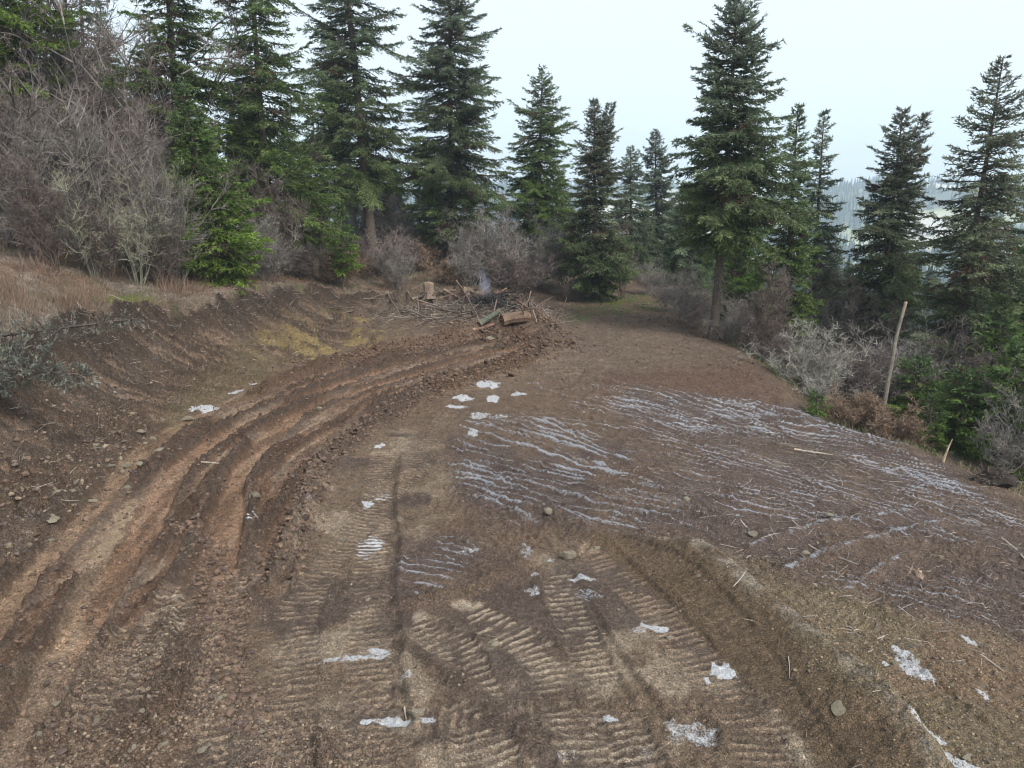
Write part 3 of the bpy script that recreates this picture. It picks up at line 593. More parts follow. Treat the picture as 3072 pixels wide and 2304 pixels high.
trees = [
 ("fir_tree", 20, 560, 31, (-60,-560), 330, .30, 170, "dark green fir behind the bare brush at the edge of the picture's upper left", YG, 1, {}),
 ("fir_tree", 210, 560, 44, (165,-150), 190, .25, 120, "thin bluish sparse fir seen through the bare alder tops", BLUE, 2, dict(sparse=.6)),
 ("fir_tree", 400, 590, 37, (330,-420), 250, .16, 190, "tall dense dark fir rising directly behind the tops of the bare alders", DKGR, 3, {}),
 ("fir_tree", 590, 560, 39, (530,-330), 270, .10, 210, "tall dark fir with its trunk showing, between the alder brush and the sapling firs", DKGR, 5, dict(sparse=.85)),
 ("fir_tree", 805, 520, 47, (728,-260), 290, .24, 170, "tall fir with long ragged limbs and a bare leaning lower trunk on the slope", BLUE, 7, dict(sparse=.95, r0=.36)),
 ("fir_tree", 985, 565, 49, (975,-130), 250, .13, 250, "broad dense blue-grey fir behind the slash pile, its top cut by the frame", BLUE, 8, dict(prof=.55)),
 ("fir_tree", 1165, 565, 51, (1172,145), 175, .16, 190, "dark slender fir with a spiky outline and bare lower trunk among grey shrubs", DKGR, 9, dict(prof=.6)),
 ("fir_tree", 1290, 650, 43, (1285,215), 165, .04, 230, "dense twin-topped fir standing at the near end of the trail, green to the ground", BRN, 10, dict(twin=1, prof=.7)),
 ("fir_tree", 1362, 640, 58, (1362,318), 120, .05, 150, "small pale fir half hidden behind the twin-topped fir", PALEG, 11, dict(blade=1.25)),
 ("fir_tree", 1420, 640, 62, (1415,282), 140, .06, 180, "pale yellow-green fir standing over the trail where it leaves the clearing", PALEG, 12, dict(blade=1.25)),
 ("fir_tree", 1215, 600, 62, (1210,375), 95, .05, 110, "small bluish fir between the slender dark fir and the twin-topped fir", PALEG, 13, dict(blade=1.25)),
 ("fir_tree", 1540, 738, 32, (1592,-14), 235, .30, 260, "tallest fir, on the edge of the fill, with a long bare grey trunk", BLUE, 14, dict(r0=.21, prof=.62, dead=.3)),
 ("fir_tree", 1700, 745, 34, (1725,228), 140, .05, 220, "narrow dark green fir, the nearer of a close pair right of the tallest fir", DKGR, 15, dict(prof=.7)),
 ("fir_tree", 1757, 740, 39, (1781,238), 115, .16, 170, "narrow silver-green fir, the farther of a close pair right of the tallest fir", PALEG, 16, dict(prof=.6)),
 ("fir_tree", 1885, 775, 36, (1950,235), 200, .16, 210, "brownish twin-topped fir beside the gap that shows the valley field", BRN, 17, dict(twin=1, prof=.65, dead=.25)),
 ("fir_tree", 2045, 840, 30, (2168,125), 285, .08, 210, "open-limbed grey-green fir leaning near the right frame edge", BRN, 18, dict(sparse=.65, prof=.65, dead=.25)),
 ("fir_tree", 1610, 700, 44, (1625,430), 150, .05, 140, "bright young fir seen behind the bare trunk of the tallest fir", YG, 19, dict(blade=1.1)),
 ("fir_tree", 1480, 660, 52, (1484,395), 150, .06, 150, "bluish fir behind the tallest fir's left limbs", PALEG, 20, dict(blade=1.2)),
 ("fir_tree", 2195, 900, 31, (2240,520), 260, .05, 150, "leafy green fir cut by the right frame edge, lower than its neighbour", YG, 21, {}),
 ("fir_tree", 2250, 800, 40, (2290,270), 260, .05, 150, "fir mostly outside the frame behind the open-limbed fir", BLUE, 22, {}),
 ("young_fir", 490, 612, 30.5, (390,185), 200, .03, 210, "bright green young fir with drooping boughs at the crest of the cut bank", YG, 4, dict(prof=.8)),
 ("young_fir", 690, 552, 41, (672,215), 120, .26, 90, "spindly young fir with a thin bare stem above the bank's end", DKGR, 6, dict(sparse=.8, r0=.08)),
 ("young_fir", 738, 565, 39, (735,440), 80, .25, 60, "knee-high bright green fir on a thin stem beneath the ragged fir", YG, 23, dict(r0=.05)),
 ("young_fir", 640, 560, 44, (630,330), 130, .05, 120, "dark bushy young fir in the shade right of the tall dark fir", DKGR, 24, {}),
 ("young_fir", 930, 520, 56, (925,370), 110, .05, 90, "small bluish fir left of the broad dense fir", PALEG, 25, {}),
 ("young_fir", 2012, 925, 23, (2012,855), 110, .05, 50, "small bright green fir seedling below the drooping boughs at the fill edge", YG, 26, dict(r0=.03, blade=.7)),
 ("young_fir", 1765, 888, 22.8, (1765,850), 60, .05, 30, "ankle-high green fir seedling where the bare fill meets the brush", YG, 27, dict(r0=.02, blade=.6)),
 ("young_fir", 1990, 880, 26, (1988,770), 190, .05, 70, "low spreading yellow-green fir behind the splintered stick", YG, 28, dict(r0=.05)),
 ("young_fir", 2120, 940, 25, (2110,800), 220, .05, 90, "low bushy green fir under the open-limbed fir", YG, 29, dict(r0=.05)),
 ("young_fir", 2075, 985, 23.5, (2085,800), 210, .04, 90, "bright green young fir just above the felled boughs at the fill edge", YG, 31, dict(r0=.05)),
 ("young_fir", 2185, 990, 23, (2200,740), 240, .04, 110, "bright green young fir cut by the right frame edge above the root wad", YG, 32, dict(r0=.06)),
 ("young_fir", 2150, 880, 28, (2165,640), 230, .05, 120, "mid-green fir between the open-limbed fir and the right frame edge", YG, 33, dict(r0=.07)),
 ("young_fir", 1560, 640, 60, (1545,480), 120, .05, 90, "distant young fir behind the shrubs at the trail's far end", YG, 30, dict(blade=1.3)),
]
for (nm, px, pyb, Yd, top, wp, cl, nb, lab, pal, sd_, k) in trees: place_fir(nm, px, pyb, Yd, top, wp, cl, nb, lab, pal, sd_, **k)
# back rows: copies of a few firs close the view beyond
srcs = [o for o in COL.objects if o.name.startswith("fir_tree") and o.parent is None]
rg = np.random.default_rng(5)
back = [(-33,46,1),(-27,52,3),(-24,43,2),(-20,58,3),(-17,50,6),(-30,62,1),(-38,56,2),(-14,62,4),(-21,72,3),(-10,66,9),(14,66,9),(25,56,8),(36,56,5),(7,78,8),(40,44,5),(-36,36,3),(-42,46,1)]
where = ["behind the alder brush at the far left","in the dark stand behind the young firs","far back left of the broad fir","behind the pale firs near the trail","down the slope behind the right-hand firs"]
for (x, y, k) in back:
    o = copy_tree(srcs[k]); q = .62 if x > 0 else .75; o.scale = (q, q, q * float(rg.uniform(.85, 1.1))); o.rotation_euler = (0, 0, float(rg.uniform(0, 6.28))); o.location = (x, y, float(gz(x, y)) - .1)
    wl = 0 if x < -25 else 1 if x < -14 else 2 if x < 0 else 3 if x < 16 else 4
    tag(o, "fir in the back row " + where[wl], "tree", "back row firs, " + where[wl])

# ------------------------------------------------------------------ bare shrubs and alders
def shrub(seed, H, spread, stems, c1, c2, kids=(9, 9), curve=.35, rstem=.022, upright=1.0, twl=.22, tipc=None, tips=0):
    rg = np.random.default_rng(seed)
    def grow(o, d, L, r, K, bend, grav):
        n_ = len(o); s = np.linspace(0, 1, K)[None, :, None]; b = rg.normal(0, bend, (n_, 1, 3)); g = np.zeros((n_, 1, 3)); g[..., 2] = grav
        w = rg.normal(0, .05, (n_, K, 3)).cumsum(1) * bend
        return o[:, None] + L[:, None, None] * (d[:, None] * s + (b + g) * s * s * .5 + w * s), r[:, None] * (1 - .8 * s[..., 0])
    az = rg.random(stems) * 6.283; tl = rg.uniform(.05, .75, stems) ** (1.0 * upright) * spread
    o = np.stack([rg.normal(0, .12 * spread, stems), rg.normal(0, .12 * spread, stems), np.full(stems, -.1)], 1)
    d = np.stack([np.cos(az) * np.sin(tl), np.sin(az) * np.sin(tl), np.cos(tl)], 1); L = H * rg.uniform(.55, 1.0, stems)
    P0, R0 = grow(o, d, L, rstem * rg.uniform(.6, 1.2, stems) * H / 3, 7, curve * .6, -.05)
    sv, sf = tubes(P0, R0, 4); scol = np.tile(c1, (len(sv), 1)) * rg.uniform(.8, 1.2)
    def kidsof(P, Lp, k, frac, ang, r, smin=.2):
        n_ = len(P); i = np.repeat(np.arange(n_), k); m = len(i); K = P.shape[1]
        s = smin + (1 - smin) * rg.random(m) ** .85; si = s * (K - 1); k0 = np.minimum(si.astype(int), K - 2); f = (si - k0)[:, None]
        o = P[i, k0] * (1 - f) + P[i, k0 + 1] * f; t = P[i, k0 + 1] - P[i, k0]; t /= np.linalg.norm(t, axis=1, keepdims=True) + 1e-9
        rv = rg.normal(0, 1, (m, 3)); d = t * math.cos(ang) + (rv / np.linalg.norm(rv, axis=1, keepdims=True)) * math.sin(ang) * 1.1; d[:, 2] += .12
        d /= np.linalg.norm(d, axis=1, keepdims=True); return o, d, Lp[i] * frac * (1.15 - .7 * s) * rg.uniform(.5, 1.2, m), np.full(m, r)
    o, d, L1, r = kidsof(P0, L, kids[0], .42, .75, .011 * H / 3); P1, R1 = grow(o, d, L1, r, 5, curve, .05)
    v1, f1 = tubes(P1, R1, 3)
    o, d, L2, r = kidsof(P1, L1, kids[1], .45, .8, .0065); L2 = np.maximum(L2, twl); P2, R2 = grow(o, d, L2, r, 4, curve, .0)
    o, d, L3, r = kidsof(P2, L2, 3, .6, .8, .005); L3 = np.maximum(L3, twl * .6)
    def flat(P, w0):
        K = P.shape[1]; n_ = len(P); q = rg.normal(0, 1, (n_, 1, 3)); t = P[:, -1:] - P[:, :1]; q = np.cross(q, t); q /= np.linalg.norm(q, axis=2, keepdims=True) + 1e-9
        wd = w0 * np.linspace(1, .35, K)[None, :, None]; V = np.stack([P - q * wd, P + q * wd], 2).reshape(-1, 3)
        b = (np.arange(n_)[:, None] * K + np.arange(K - 1)[None]) * 2; return V, np.stack([b, b + 1, b + 3, b + 2], -1).reshape(-1, 4)
    v2, f2_ = flat(P2, .0075); P3, _ = grow(o, d, L3, r, 2, curve, 0); v3, f3 = flat(P3, .0055)
    def cl(v, base):
        return np.asarray(base)[None] * (.75 + .5 * vn(v[:, 0] * 1.3 + v[:, 2], v[:, 1] * 1.3, seed))[:, None]
    parts = [(v1, f1, cl(v1, c1)), (v2, f2_, cl(v2, c2)), (v3, f3, cl(v3, tipc if tipc is not None else c2))]
    if tips:
        e = P2[:, -1][rg.random(len(P2)) < tips]; e = np.repeat(e, 2, 0); m = len(e); a = rg.normal(0, .016, (m, 4, 3)) + e[:, None]
        parts.append((a.reshape(-1, 3), np.arange(4 * m).reshape(-1, 4), np.tile(C(.24,.195,.15), (4 * m, 1)) * rg.uniform(.5, 1.2, (m, 1)).repeat(4, 0)))
    tw = merge(parts)
    return (sv, sf, scol), tw
def shrub_obj(name, geo, loc, label, cat, group):
    root = empty(name, loc); tag(root, label, cat, group)
    mesh("stems", *geo[0][:2], M_TWIG, {"albedo": geo[0][2]}, True, root); mesh("twigs", *geo[1][:2], M_TWIG, {"albedo": geo[1][2]}, False, root); return root
GRY, PRP, LCH, RUS = C(.155,.14,.128), C(.135,.108,.10), C(.225,.215,.185), C(.19,.13,.09)
kinds = {
 "alder":  ("bare_alder",  shrub(201, 7.5, .55, 16, GRY, PRP * 1.05, (13, 11), twl=.3, rstem=.014, tips=.25)),
 "alder2": ("bare_alder",  shrub(202, 6.0, .75, 18, GRY * 1.1, GRY, (12, 11), twl=.28, rstem=.014, tips=.5)),
 "grey":   ("bare_shrub",  shrub(203, 2.6, 1.0, 18, GRY * 1.1, GRY * 1.15, (10, 9), twl=.2, rstem=.012)),
 "purple": ("bare_shrub",  shrub(204, 2.0, 1.0, 20, PRP, PRP * 1.1, (10, 9), twl=.18, rstem=.012)),
 "lichen": ("lichen_shrub", shrub(205, 2.4, 1.1, 16, LCH, LCH * 1.05, (8, 7), twl=.2, curve=.6, rstem=.016)),
 "russet": ("russet_bush", shrub(206, 1.2, 1.2, 22, RUS * .9, RUS * 1.1, (7, 6), twl=.14, rstem=.010, tips=.15)),
 "dark":   ("bare_shrub",  shrub(207, 3.4, .8, 14, DARK * 1.4, PRP * .8, (11, 10), twl=.25, rstem=.012)),
 "moss":   ("lichen_shrub", shrub(208, 4.5, .8, 12, C(.2,.2,.15), C(.22,.21,.15), (10, 8), twl=.25, curve=.6, rstem=.016, tips=.35)),
}
used = {}
def put_shrub(k, px, py, Yd, scale, label, group):
    nm, geo = kinds[k]; p = at_y(px, py, Yd); x, y = p[0], p[1]; z = float(gz(x, y))
    if k not in used: o = used[k] = shrub_obj(nm, geo, (x, y, z), label, "shrub" if "alder" not in nm else "alder", group)
    else: o = copy_tree(used[k]); o.location = (x, y, z)
    o.rotation_euler = (0, 0, random.uniform(0, 6.28)); o.scale = (scale, scale, scale * random.uniform(.9, 1.1)); tag(o, label, "alder" if "alder" in nm else "shrub", group)
random.seed(4)
GA = "bare alders massed on the slope left of the firs"
AL = [("alder",30,600,27,1.0,"grey bare alder nearest the frame edge above the dry grass"),("alder2",110,600,27,1.0,"bushy bare alder with pale seed heads, second in from the frame edge"),
 ("alder",180,600,29,1.1,"tall purple-grey bare alder in the middle of the brush mass"),("alder2",240,610,28,1.0,"grey bare alder leaning over the dry grass slope"),
 ("alder",300,610,29,1.0,"tall dense purplish bare alder left of the young fir"),("alder2",345,620,28.5,.85,"rounded bare alder with tan seed tufts beside the young fir"),
 ("moss",385,620,29,1.0,"pale mossy alder sprawling against the bright young fir"),("moss",300,615,27,.8,"pale lichen-hung alder low above the bank crest"),("moss",205,580,26.5,.75,"arching lichen-hung shrub above the dry grass"),
 ("alder",-40,560,30,1.15,"bare alder whose left half leaves the frame"),("alder",70,540,33,1.5,"bare alder in the second row, behind the nearest one"),("alder",150,540,34,1.75,"bare alder whose thin top reaches above the brush mass"),
 ("alder",240,540,34,1.75,"tallest bare alder, its wispy top against the sky gap"),("alder",330,540,35,1.6,"bare alder with thin upright leaders against the dark fir"),("alder2",0,520,35,1.5,"bare alder in front of the far left dark fir"),
 ("alder2",290,560,32,1.15,"bare alder deep in the brush behind the lichen-hung one"),("dark",130,620,25.5,1.0,"dark low bare shrub beneath the alders"),("dark",350,640,27.5,.7,"dark low bare shrub on the bank crest"),("dark",250,640,26.5,.8,"dark tangled shrub at the lower edge of the brush mass")]
for k, px, py, Yd, q, lab in AL: put_shrub(k, px, py, Yd, q, lab, GA)
GB = "grey shrubs on the rise behind the slash pile"
for k, px, py, Yd, q, lab in [("grey",845,520,50,1.25,"grey bare shrub right of the ragged fir's leaning trunk"),("purple",900,520,52,1.2,"mauve bare shrub on the skyline left of the broad fir"),("grey",870,480,58,1.3,"grey bare shrub on the far skyline between two firs"),
 ("dark",820,480,57,1.0,"dark bare shrub on the skyline behind the leaning trunk"),("russet",780,560,45,1.2,"russet bush at the foot of the ragged fir"),("russet",900,560,48,1.3,"russet bush on the bare rise left of the broad fir"),
 ("grey",1050,580,46,1.1,"rounded grey shrub right of the broad fir's trunk"),("grey",1090,585,45,1.2,"large rounded grey shrub in the middle of the thicket"),("lichen",1115,570,47,1.0,"pale grey shrub just left of the slender dark fir"),
 ("purple",1140,600,44,1.1,"mauve shrub in front of the slender dark fir"),("grey",1190,600,46,1.15,"grey shrub right of the slender dark fir's trunk"),("dark",1215,620,44,.7,"dark shrub at the left foot of the twin-topped fir"),
 ("purple",1010,560,51,1.2,"mauve shrub behind the broad fir"),("dark",1070,540,53,1.1,"dark shrub at the back of the thicket"),("grey",1150,540,56,1.2,"far grey shrub on the skyline behind the thicket"),("dark",700,560,46,.9,"dark shrub beneath the spindly young fir"),
 ("purple",660,580,39,.8,"mauve shrub on the crest above the gully"),("grey",570,600,33,.7,"pale seed-headed shrub at the right foot of the bright young fir"),("dark",600,590,36,.9,"dark shrub in the shade under the tall dark fir"),("lichen",545,520,34,.8,"pale seed-headed shrub tangled in the young fir's boughs"),
 ("dark",1345,640,44,.7,"dark shrub right of the twin-topped fir's base"),("purple",950,540,55,1.0,"mauve shrub beside the small bluish fir")]: put_shrub(k, px, py, Yd, q * 1.6, lab, GB)
for k, px, py, Yd, q, lab in [("purple",830,560,46,1.3,"mauve shrub just right of the leaning bare trunk, low on the rise"),("grey",860,590,43,.8,"low grey shrub on the bare rise behind the slash pile"),("russet",730,590,40,1.4,"russet bush above the gully at the bank's end"),
 ("grey",1020,600,44,1.0,"grey shrub directly above the smoke"),("purple",1250,640,43,.6,"low mauve shrub at the near foot of the twin-topped fir"),("russet",960,600,44,1.2,"russet bush behind the slash pile's middle"),("grey",1400,655,46,.7,"low grey shrub in the trail's far bend"),
 ("grey",770,530,50,1.3,"grey shrub left of the leaning bare trunk"),("purple",620,560,46,1.2,"mauve shrub deep between the tall dark fir and the leaning trunk"),("purple",940,470,60,1.4,"mauve shrub on the far skyline beside the broad fir")]: put_shrub(k, px, py, Yd, q * 1.4, lab, GB)
GR = "brush below the edge of the fill"
for k, px, py, Yd, q, lab in [("grey",1470,690,36,.9,"pale lichen-grey shrub left of the tallest fir's trunk"),("grey",1440,680,39,.8,"grey shrub at the trail's right edge"),("purple",1510,700,34,.9,"mauve shrub against the tallest fir's trunk"),
 ("grey",1580,720,32,.8,"pale curling shrub right of the tallest fir's trunk"),("purple",1610,740,33,1.1,"reddish bare shrub between the tallest fir and the close pair"),("dark",1640,740,30,.8,"dark shrub at the lip of the fill below the close pair"),
 ("purple",1680,800,29,.9,"mauve shrub under the nearer fir of the close pair"),("lichen",1740,810,26.5,1.05,"bleached sprawling shrub leaning out over the fill edge"),("lichen",1775,830,25.5,.8,"second bleached shrub, lower and nearer than the sprawling one"),
 ("purple",1830,830,27,1.1,"wine-brown bush left of the snag"),("purple",1870,850,27.5,1.2,"wine-brown bush directly behind the snag"),("russet",1850,900,24,1.1,"rust-coloured bush in front of the wine-brown ones"),("russet",1900,920,23,1.2,"russet bush at the snag's foot"),
 ("russet",1800,890,23.5,.9,"russet bush at the left end of the frosted edge"),("russet",1950,930,22.5,1.0,"russet bush right of the snag at the frosted edge"),("grey",1930,860,27,1.0,"grey bush right of the snag"),("grey",1990,860,28,1.2,"grey bush under the open-limbed fir"),
 ("dark",1820,740,36,1.1,"dark airy bush in the gap before the valley field"),("dark",1900,780,32,1.0,"dark bush at the brownish fir's foot"),("dark",2090,900,27,.9,"dark bush among the low green firs"),("grey",2180,1000,22,.9,"grey bush at the right frame edge by the root wad"),
 ("dark",2150,950,24,.9,"dark bush above the felled boughs"),("grey",1780,760,35,1.1,"grey hazy bush behind the bleached shrubs"),("purple",1960,780,33,1.2,"mauve bush deep between the brownish and open-limbed firs")]: put_shrub(k, px, py, Yd, q * 1.25, lab, GR)
# ------------------------------------------------------------------ dry grass, litter, gravel (stuff)
def blades(seed, pts, hgt, wid, col_, var=.35, leanv=.45):
    rg = np.random.default_rng(seed); m = len(pts); d = rg.normal(0, leanv, (m, 3)); d[:, 2] = 1; d /= np.linalg.norm(d, axis=1, keepdims=True)
    L = hgt * rg.uniform(.4, 1.2, m)[:, None]; q = rg.normal(0, 1, (m, 3)); q[:, 2] = 0; q /= np.linalg.norm(q, axis=1, keepdims=True); q *= wid
    mid = pts + d * L * .6; tip = mid + (d + rg.normal(0, .35, (m, 3))) * L * .4
    V = np.stack([pts - q, pts + q, mid + q * .7, mid - q * .7, tip], 1).reshape(-1, 3); b = np.arange(m)[:, None] * 5
    Fc = np.concatenate([b + np.array([[0, 1, 2]]), b + np.array([[0, 2, 3]]), b + np.array([[3, 2, 4]])]); c = np.asarray(col_) * (1 + rg.uniform(-var, var, (m, 1))); return V, Fc, np.repeat(c, 5, 0)
def scatter(n_, x0, x1, y0, y1, seed, f):
    rg = np.random.default_rng(seed); x = rg.uniform(x0, x1, n_); y = rg.uniform(y0, y1, n_); k = rg.random(n_) < f(x, y); x, y = x[k], y[k]; return np.stack([x, y, gz(x, y)], 1)
def dt(x, y):
    d, sg, a = pdist(x, y, TOE); return np.where(sg > 0, d, -d), np.interp(a, _TH, T_H), np.interp(a, _TH, T_W)
def f_slope(x, y): d, H, Wq = dt(x, y); return ss(Wq * .98, Wq + .5, d) * (.25 + .75 * ss(.4, .6, fbm(x, y, .8, 3, 300)))
pL = scatter(260000, -26, 2, 8, 52, 1, f_slope)
kx = fbm(pL[:, 0], pL[:, 1], .5, 3, 301)
cc = np.where(kx[:, None] > .5, C(.20,.13,.09)[None], C(.215,.17,.125)[None]) * (1 + 0 * kx[:, None])
V1 = blades(11, pL, .26, .008, cc, .4, .8)
tag(mesh("dry_grass", V1[0], V1[1], M_GRASS, {"albedo": V1[2]}), "dry russet grass and litter on the slope above the bank", "grass", kind="stuff")
p = scatter(60000, -26, -10, 14, 30, 2, lambda x, y: f_slope(x, y) * ss(.45, .6, fbm(x, y, .4, 3, 302)) * ss(31, 26, y))
V1 = blades(12, p, .75, .006, C(.19,.13,.095), .4, .35); tag(mesh("tall_dry_weeds", V1[0], V1[1], M_GRASS, {"albedo": V1[2]}), "tall russet weeds on the slope under the alders", "weeds", kind="stuff")
def f_out(x, y):
    d, sg, a = pdist(x, y, EDGE); return ss(.1, .9, np.where(sg < 0, d, -d)) * (.3 + .7 * ss(.4, .6, fbm(x, y, .9, 3, 303)))
p = scatter(110000, 6, 34, 6, 50, 3, f_out); V1 = blades(13, p, .3, .009, np.where((fbm(p[:, 0], p[:, 1], .6, 3, 304) > .52)[:, None], C(.10,.13,.045)[None], C(.20,.15,.105)[None]), .4, .8)
tag(mesh("undergrowth", V1[0], V1[1], M_GRASS, {"albedo": V1[2]}), "mixed brown and green undergrowth below the fill edge", "undergrowth", kind="stuff")
# twigs and roots churned into the soil
def sticks(seed, pts, lmin, lmax, r, col_, flatz=.25):
    rg = np.random.default_rng(seed); m = len(pts); d = rg.normal(0, 1, (m, 3)); d[:, 2] *= flatz; d /= np.linalg.norm(d, axis=1, keepdims=True); L = rg.uniform(0, 1, m)[:, None] ** 2 * (lmax - lmin) + lmin
    b = rg.normal(0, .22, (m, 3)); b[:, 2] = np.abs(b[:, 2]) * .4; s = np.linspace(-.5, .5, 4)[None, :, None]
    P = pts[:, None] + d[:, None] * L[:, None] * s + b[:, None] * L[:, None] * (.25 - s * s); P[..., 2] += r * 1.5
    rr_ = (r * (.5 + L / lmax) * rg.uniform(.5, 1.2, (m, 1)))[:, :, None][..., 0] * np.array([[1, .9, .75, .4]]); V, F_ = tubes(P, rr_, 3)
    return V, F_, np.repeat(np.asarray(col_) * (1 + rg.uniform(-.45, .45, (m, 1))), 12, 0)
def f_dark(x, y): return ss(2, 5, x + (y - 14) * .2) * ss(8, 11, y) * ss(24, 20, y) * (pdist(x, y, EDGE)[1] > 0) * (.2 + .8 * ss(.45, .6, fbm(x, y, .7, 3, 305)))
p1 = scatter(9000, -1, 14, 8, 24, 4, f_dark); p2 = scatter(3000, -3, 12, 4.5, 12, 5, lambda x, y: .12 + .3 * ss(.55, .65, fbm(x, y, .8, 3, 306)))
p3 = scatter(16000, -9, 3, 32, 40, 6, lambda x, y: np.exp(-(((x + 2.5) / 3.8) ** 2 + ((y - 36) / 2.2) ** 2)))
p4 = scatter(3500, -14, -8, 10, 34, 7, lambda x, y: (dt(x, y)[0] > 0) * .6)
V1 = merge([sticks(21, p1, .04, .45, .006, C(.23,.20,.175)), sticks(22, p2, .03, .30, .004, C(.24,.19,.14)), sticks(23, p3, .1, 1.3, .011, C(.19,.15,.12), .45), sticks(26, p3[:420] + np.array([0, 0, .12]), 1.0, 2.6, .022, C(.11,.088,.072), .3), sticks(24, p4, .05, .7, .007, C(.22,.19,.16), .5)])
p5 = scatter(9000, -16, 2, 8, 42, 8, lambda x, y: np.exp(-((dt(x, y)[0] / dt(x, y)[2] - 1.0) / .12) ** 2))
V1 = merge([V1, sticks(25, p5, .1, .9, .007, C(.20,.16,.125), .9)]); tag(mesh("woody_debris", V1[0], V1[1], M_TWIG, {"albedo": V1[2]}), "broken twigs and roots churned into the bare soil", "debris", kind="stuff")
ico = None
def icosphere(sub=1):
    import bmesh
    bm = bmesh.new(); bmesh.ops.create_icosphere(bm, subdivisions=sub, radius=1); V = np.array([v.co[:] for v in bm.verts]); F_ = np.array([[v.index for v in f.verts] for f in bm.faces]); bm.free(); return V, F_
I1, I2, I3 = icosphere(1), icosphere(2), icosphere(3)
def stones(seed, pts, rmin, rmax, pal, sink=.25, pw=3):
    rg = np.random.default_rng(seed); m = len(pts); bV, bF = I1; r = rmin + (rmax - rmin) * rg.random(m) ** pw
    sc3 = rg.uniform(.55, 1.25, (m, 1, 3)); sc3[..., 2] *= .7; V = bV[None] * sc3 * rg.uniform(.72, 1.2, (m, len(bV), 1)); a = rg.random(m) * 6.283; c, s = np.cos(a)[:, None], np.sin(a)[:, None]
    x = V[..., 0] * c - V[..., 1] * s; y = V[..., 0] * s + V[..., 1] * c; V = np.stack([x, y, V[..., 2]], -1) * r[:, None, None] + pts[:, None]; V[..., 2] += (r * (.35 - sink))[:, None]
    F_ = (bF[None] + (np.arange(m) * len(bV))[:, None, None]).reshape(-1, 3); k = rg.integers(0, len(pal), m); col_ = np.array(pal)[k] * rg.uniform(.7, 1.3, (m, 1)); return V.reshape(-1, 3), F_, np.repeat(col_, len(bV), 0)
SP = [(.16,.115,.085), (.12,.085,.063), (.23,.18,.125), (.15,.10,.072), (.13,.10,.08)]; CL = [(.10,.065,.048), (.14,.09,.062), (.085,.06,.05)]; RC = [(.115,.075,.05), (.09,.06,.043), (.135,.09,.06)]
xa, ya_ = X, Y
def at_mask(mask, n_, seed, y0=3.6, y1=50):
    """points picked on the ground where a mask is high"""
    rg = np.random.default_rng(seed); k = np.where((Y > y0) & (Y < y1) & (np.abs(X) < 16) & (mask > .05))[0]
    area_ = np.interp(Y[k], gy[1:], np.diff(gy)) ; p_ = mask[k] * area_; k = rg.choice(k, n_, p=p_ / p_.sum()); x = X[k] + rg.normal(0, .03, n_); y = Y[k] + rg.normal(0, .03, n_); return np.stack([x, y, gz(x, y)], 1)
inroad = inpoly(X, Y, road)
toe_m = np.exp(-((dl - .1) / .8) ** 2) * (Y < 24) * bare; corner = np.zeros(N); i, m, _ = area([(-300,1480),(150,1420),(420,1330),(560,1440),(560,1560),(720,1570),(760,1800),(-300,1900)], .7, 7, .8); corner[i] = m
rub = np.zeros(N); i, m, _ = area([(-80,1280),(-80,1060),(60,1000),(220,900),(330,905),(310,950),(180,1090),(60,1220)], .5, 6, .6); rub[i] = m
rightg = np.zeros(N); i, m, _ = area([(1560,1190),(1800,1270),(2000,1340),(2400,1440),(2500,2000),(1950,1900),(1930,1640),(1720,1400)], .5, 11, .5); rightg[i] = m
padm = bare * (~inroad) * (Y < 30) * ss(.4, .6, fbm(X, Y, 1.2, 3, 310))
q = [stones(31, at_mask(corner * ss(.4, .62, fbm(X, Y, 1.1, 3, 311)), 14000, 41), .005, .034, SP, .25, 4), stones(32, at_mask(rub ** 2, 2200, 42), .008, .085, SP, .3, 4), stones(33, at_mask(rightg, 9000, 43), .004, .028, [(.22,.175,.115), (.17,.13,.09), (.14,.11,.085)]),
     stones(34, at_mask(padm, 14000, 44), .005, .035, CL + SP[:3], .3, 4), stones(35, at_mask(bank * (Y < 32), 6000, 45), .008, .06, CL + [(.2,.17,.13)])]
V1 = merge(q); tag(mesh("gravel", V1[0], V1[1], M_STONE, {"albedo": V1[2]}), "loose stones and gravel over the bare soil", "gravel", kind="stuff")
bermm = np.zeros(N); 
for pts, hw in (([(600,1250),(650,1130),(690,1015),(760,950),(840,900),(940,850)], .32), ([(940,850),(1050,812),(1150,782),(1230,748)], .42), ([(900,765),(1000,735),(1150,712),(1230,735)], .5), ([(400,1150),(450,1180),(480,1400),(530,1560)], .25), ([(700,800),(860,765)], .3)):
    i, d, sd_, s = sub(PL(pts, 5), 1.5); bermm[i] = np.maximum(bermm[i], np.exp(-(d / hw) ** 2))
q = [stones(36, at_mask(bermm, 14000, 46), .010, .085, RC + CL, .25, 4), stones(37, at_mask(inroad * 1.0, 9000, 47), .008, .06, RC + CL, .2), stones(38, at_mask(upper * 0 + bare * (Y > 24) * (Y < 48) * 1.0, 3500, 48), .02, .09, CL + RC, .2)]
V1 = merge(q); tag(mesh("mud_crumbs", V1[0], V1[1], M_STONE, {"albedo": V1[2]}), "crumbled mud along the road and its berms", "crumbs", kind="stuff")
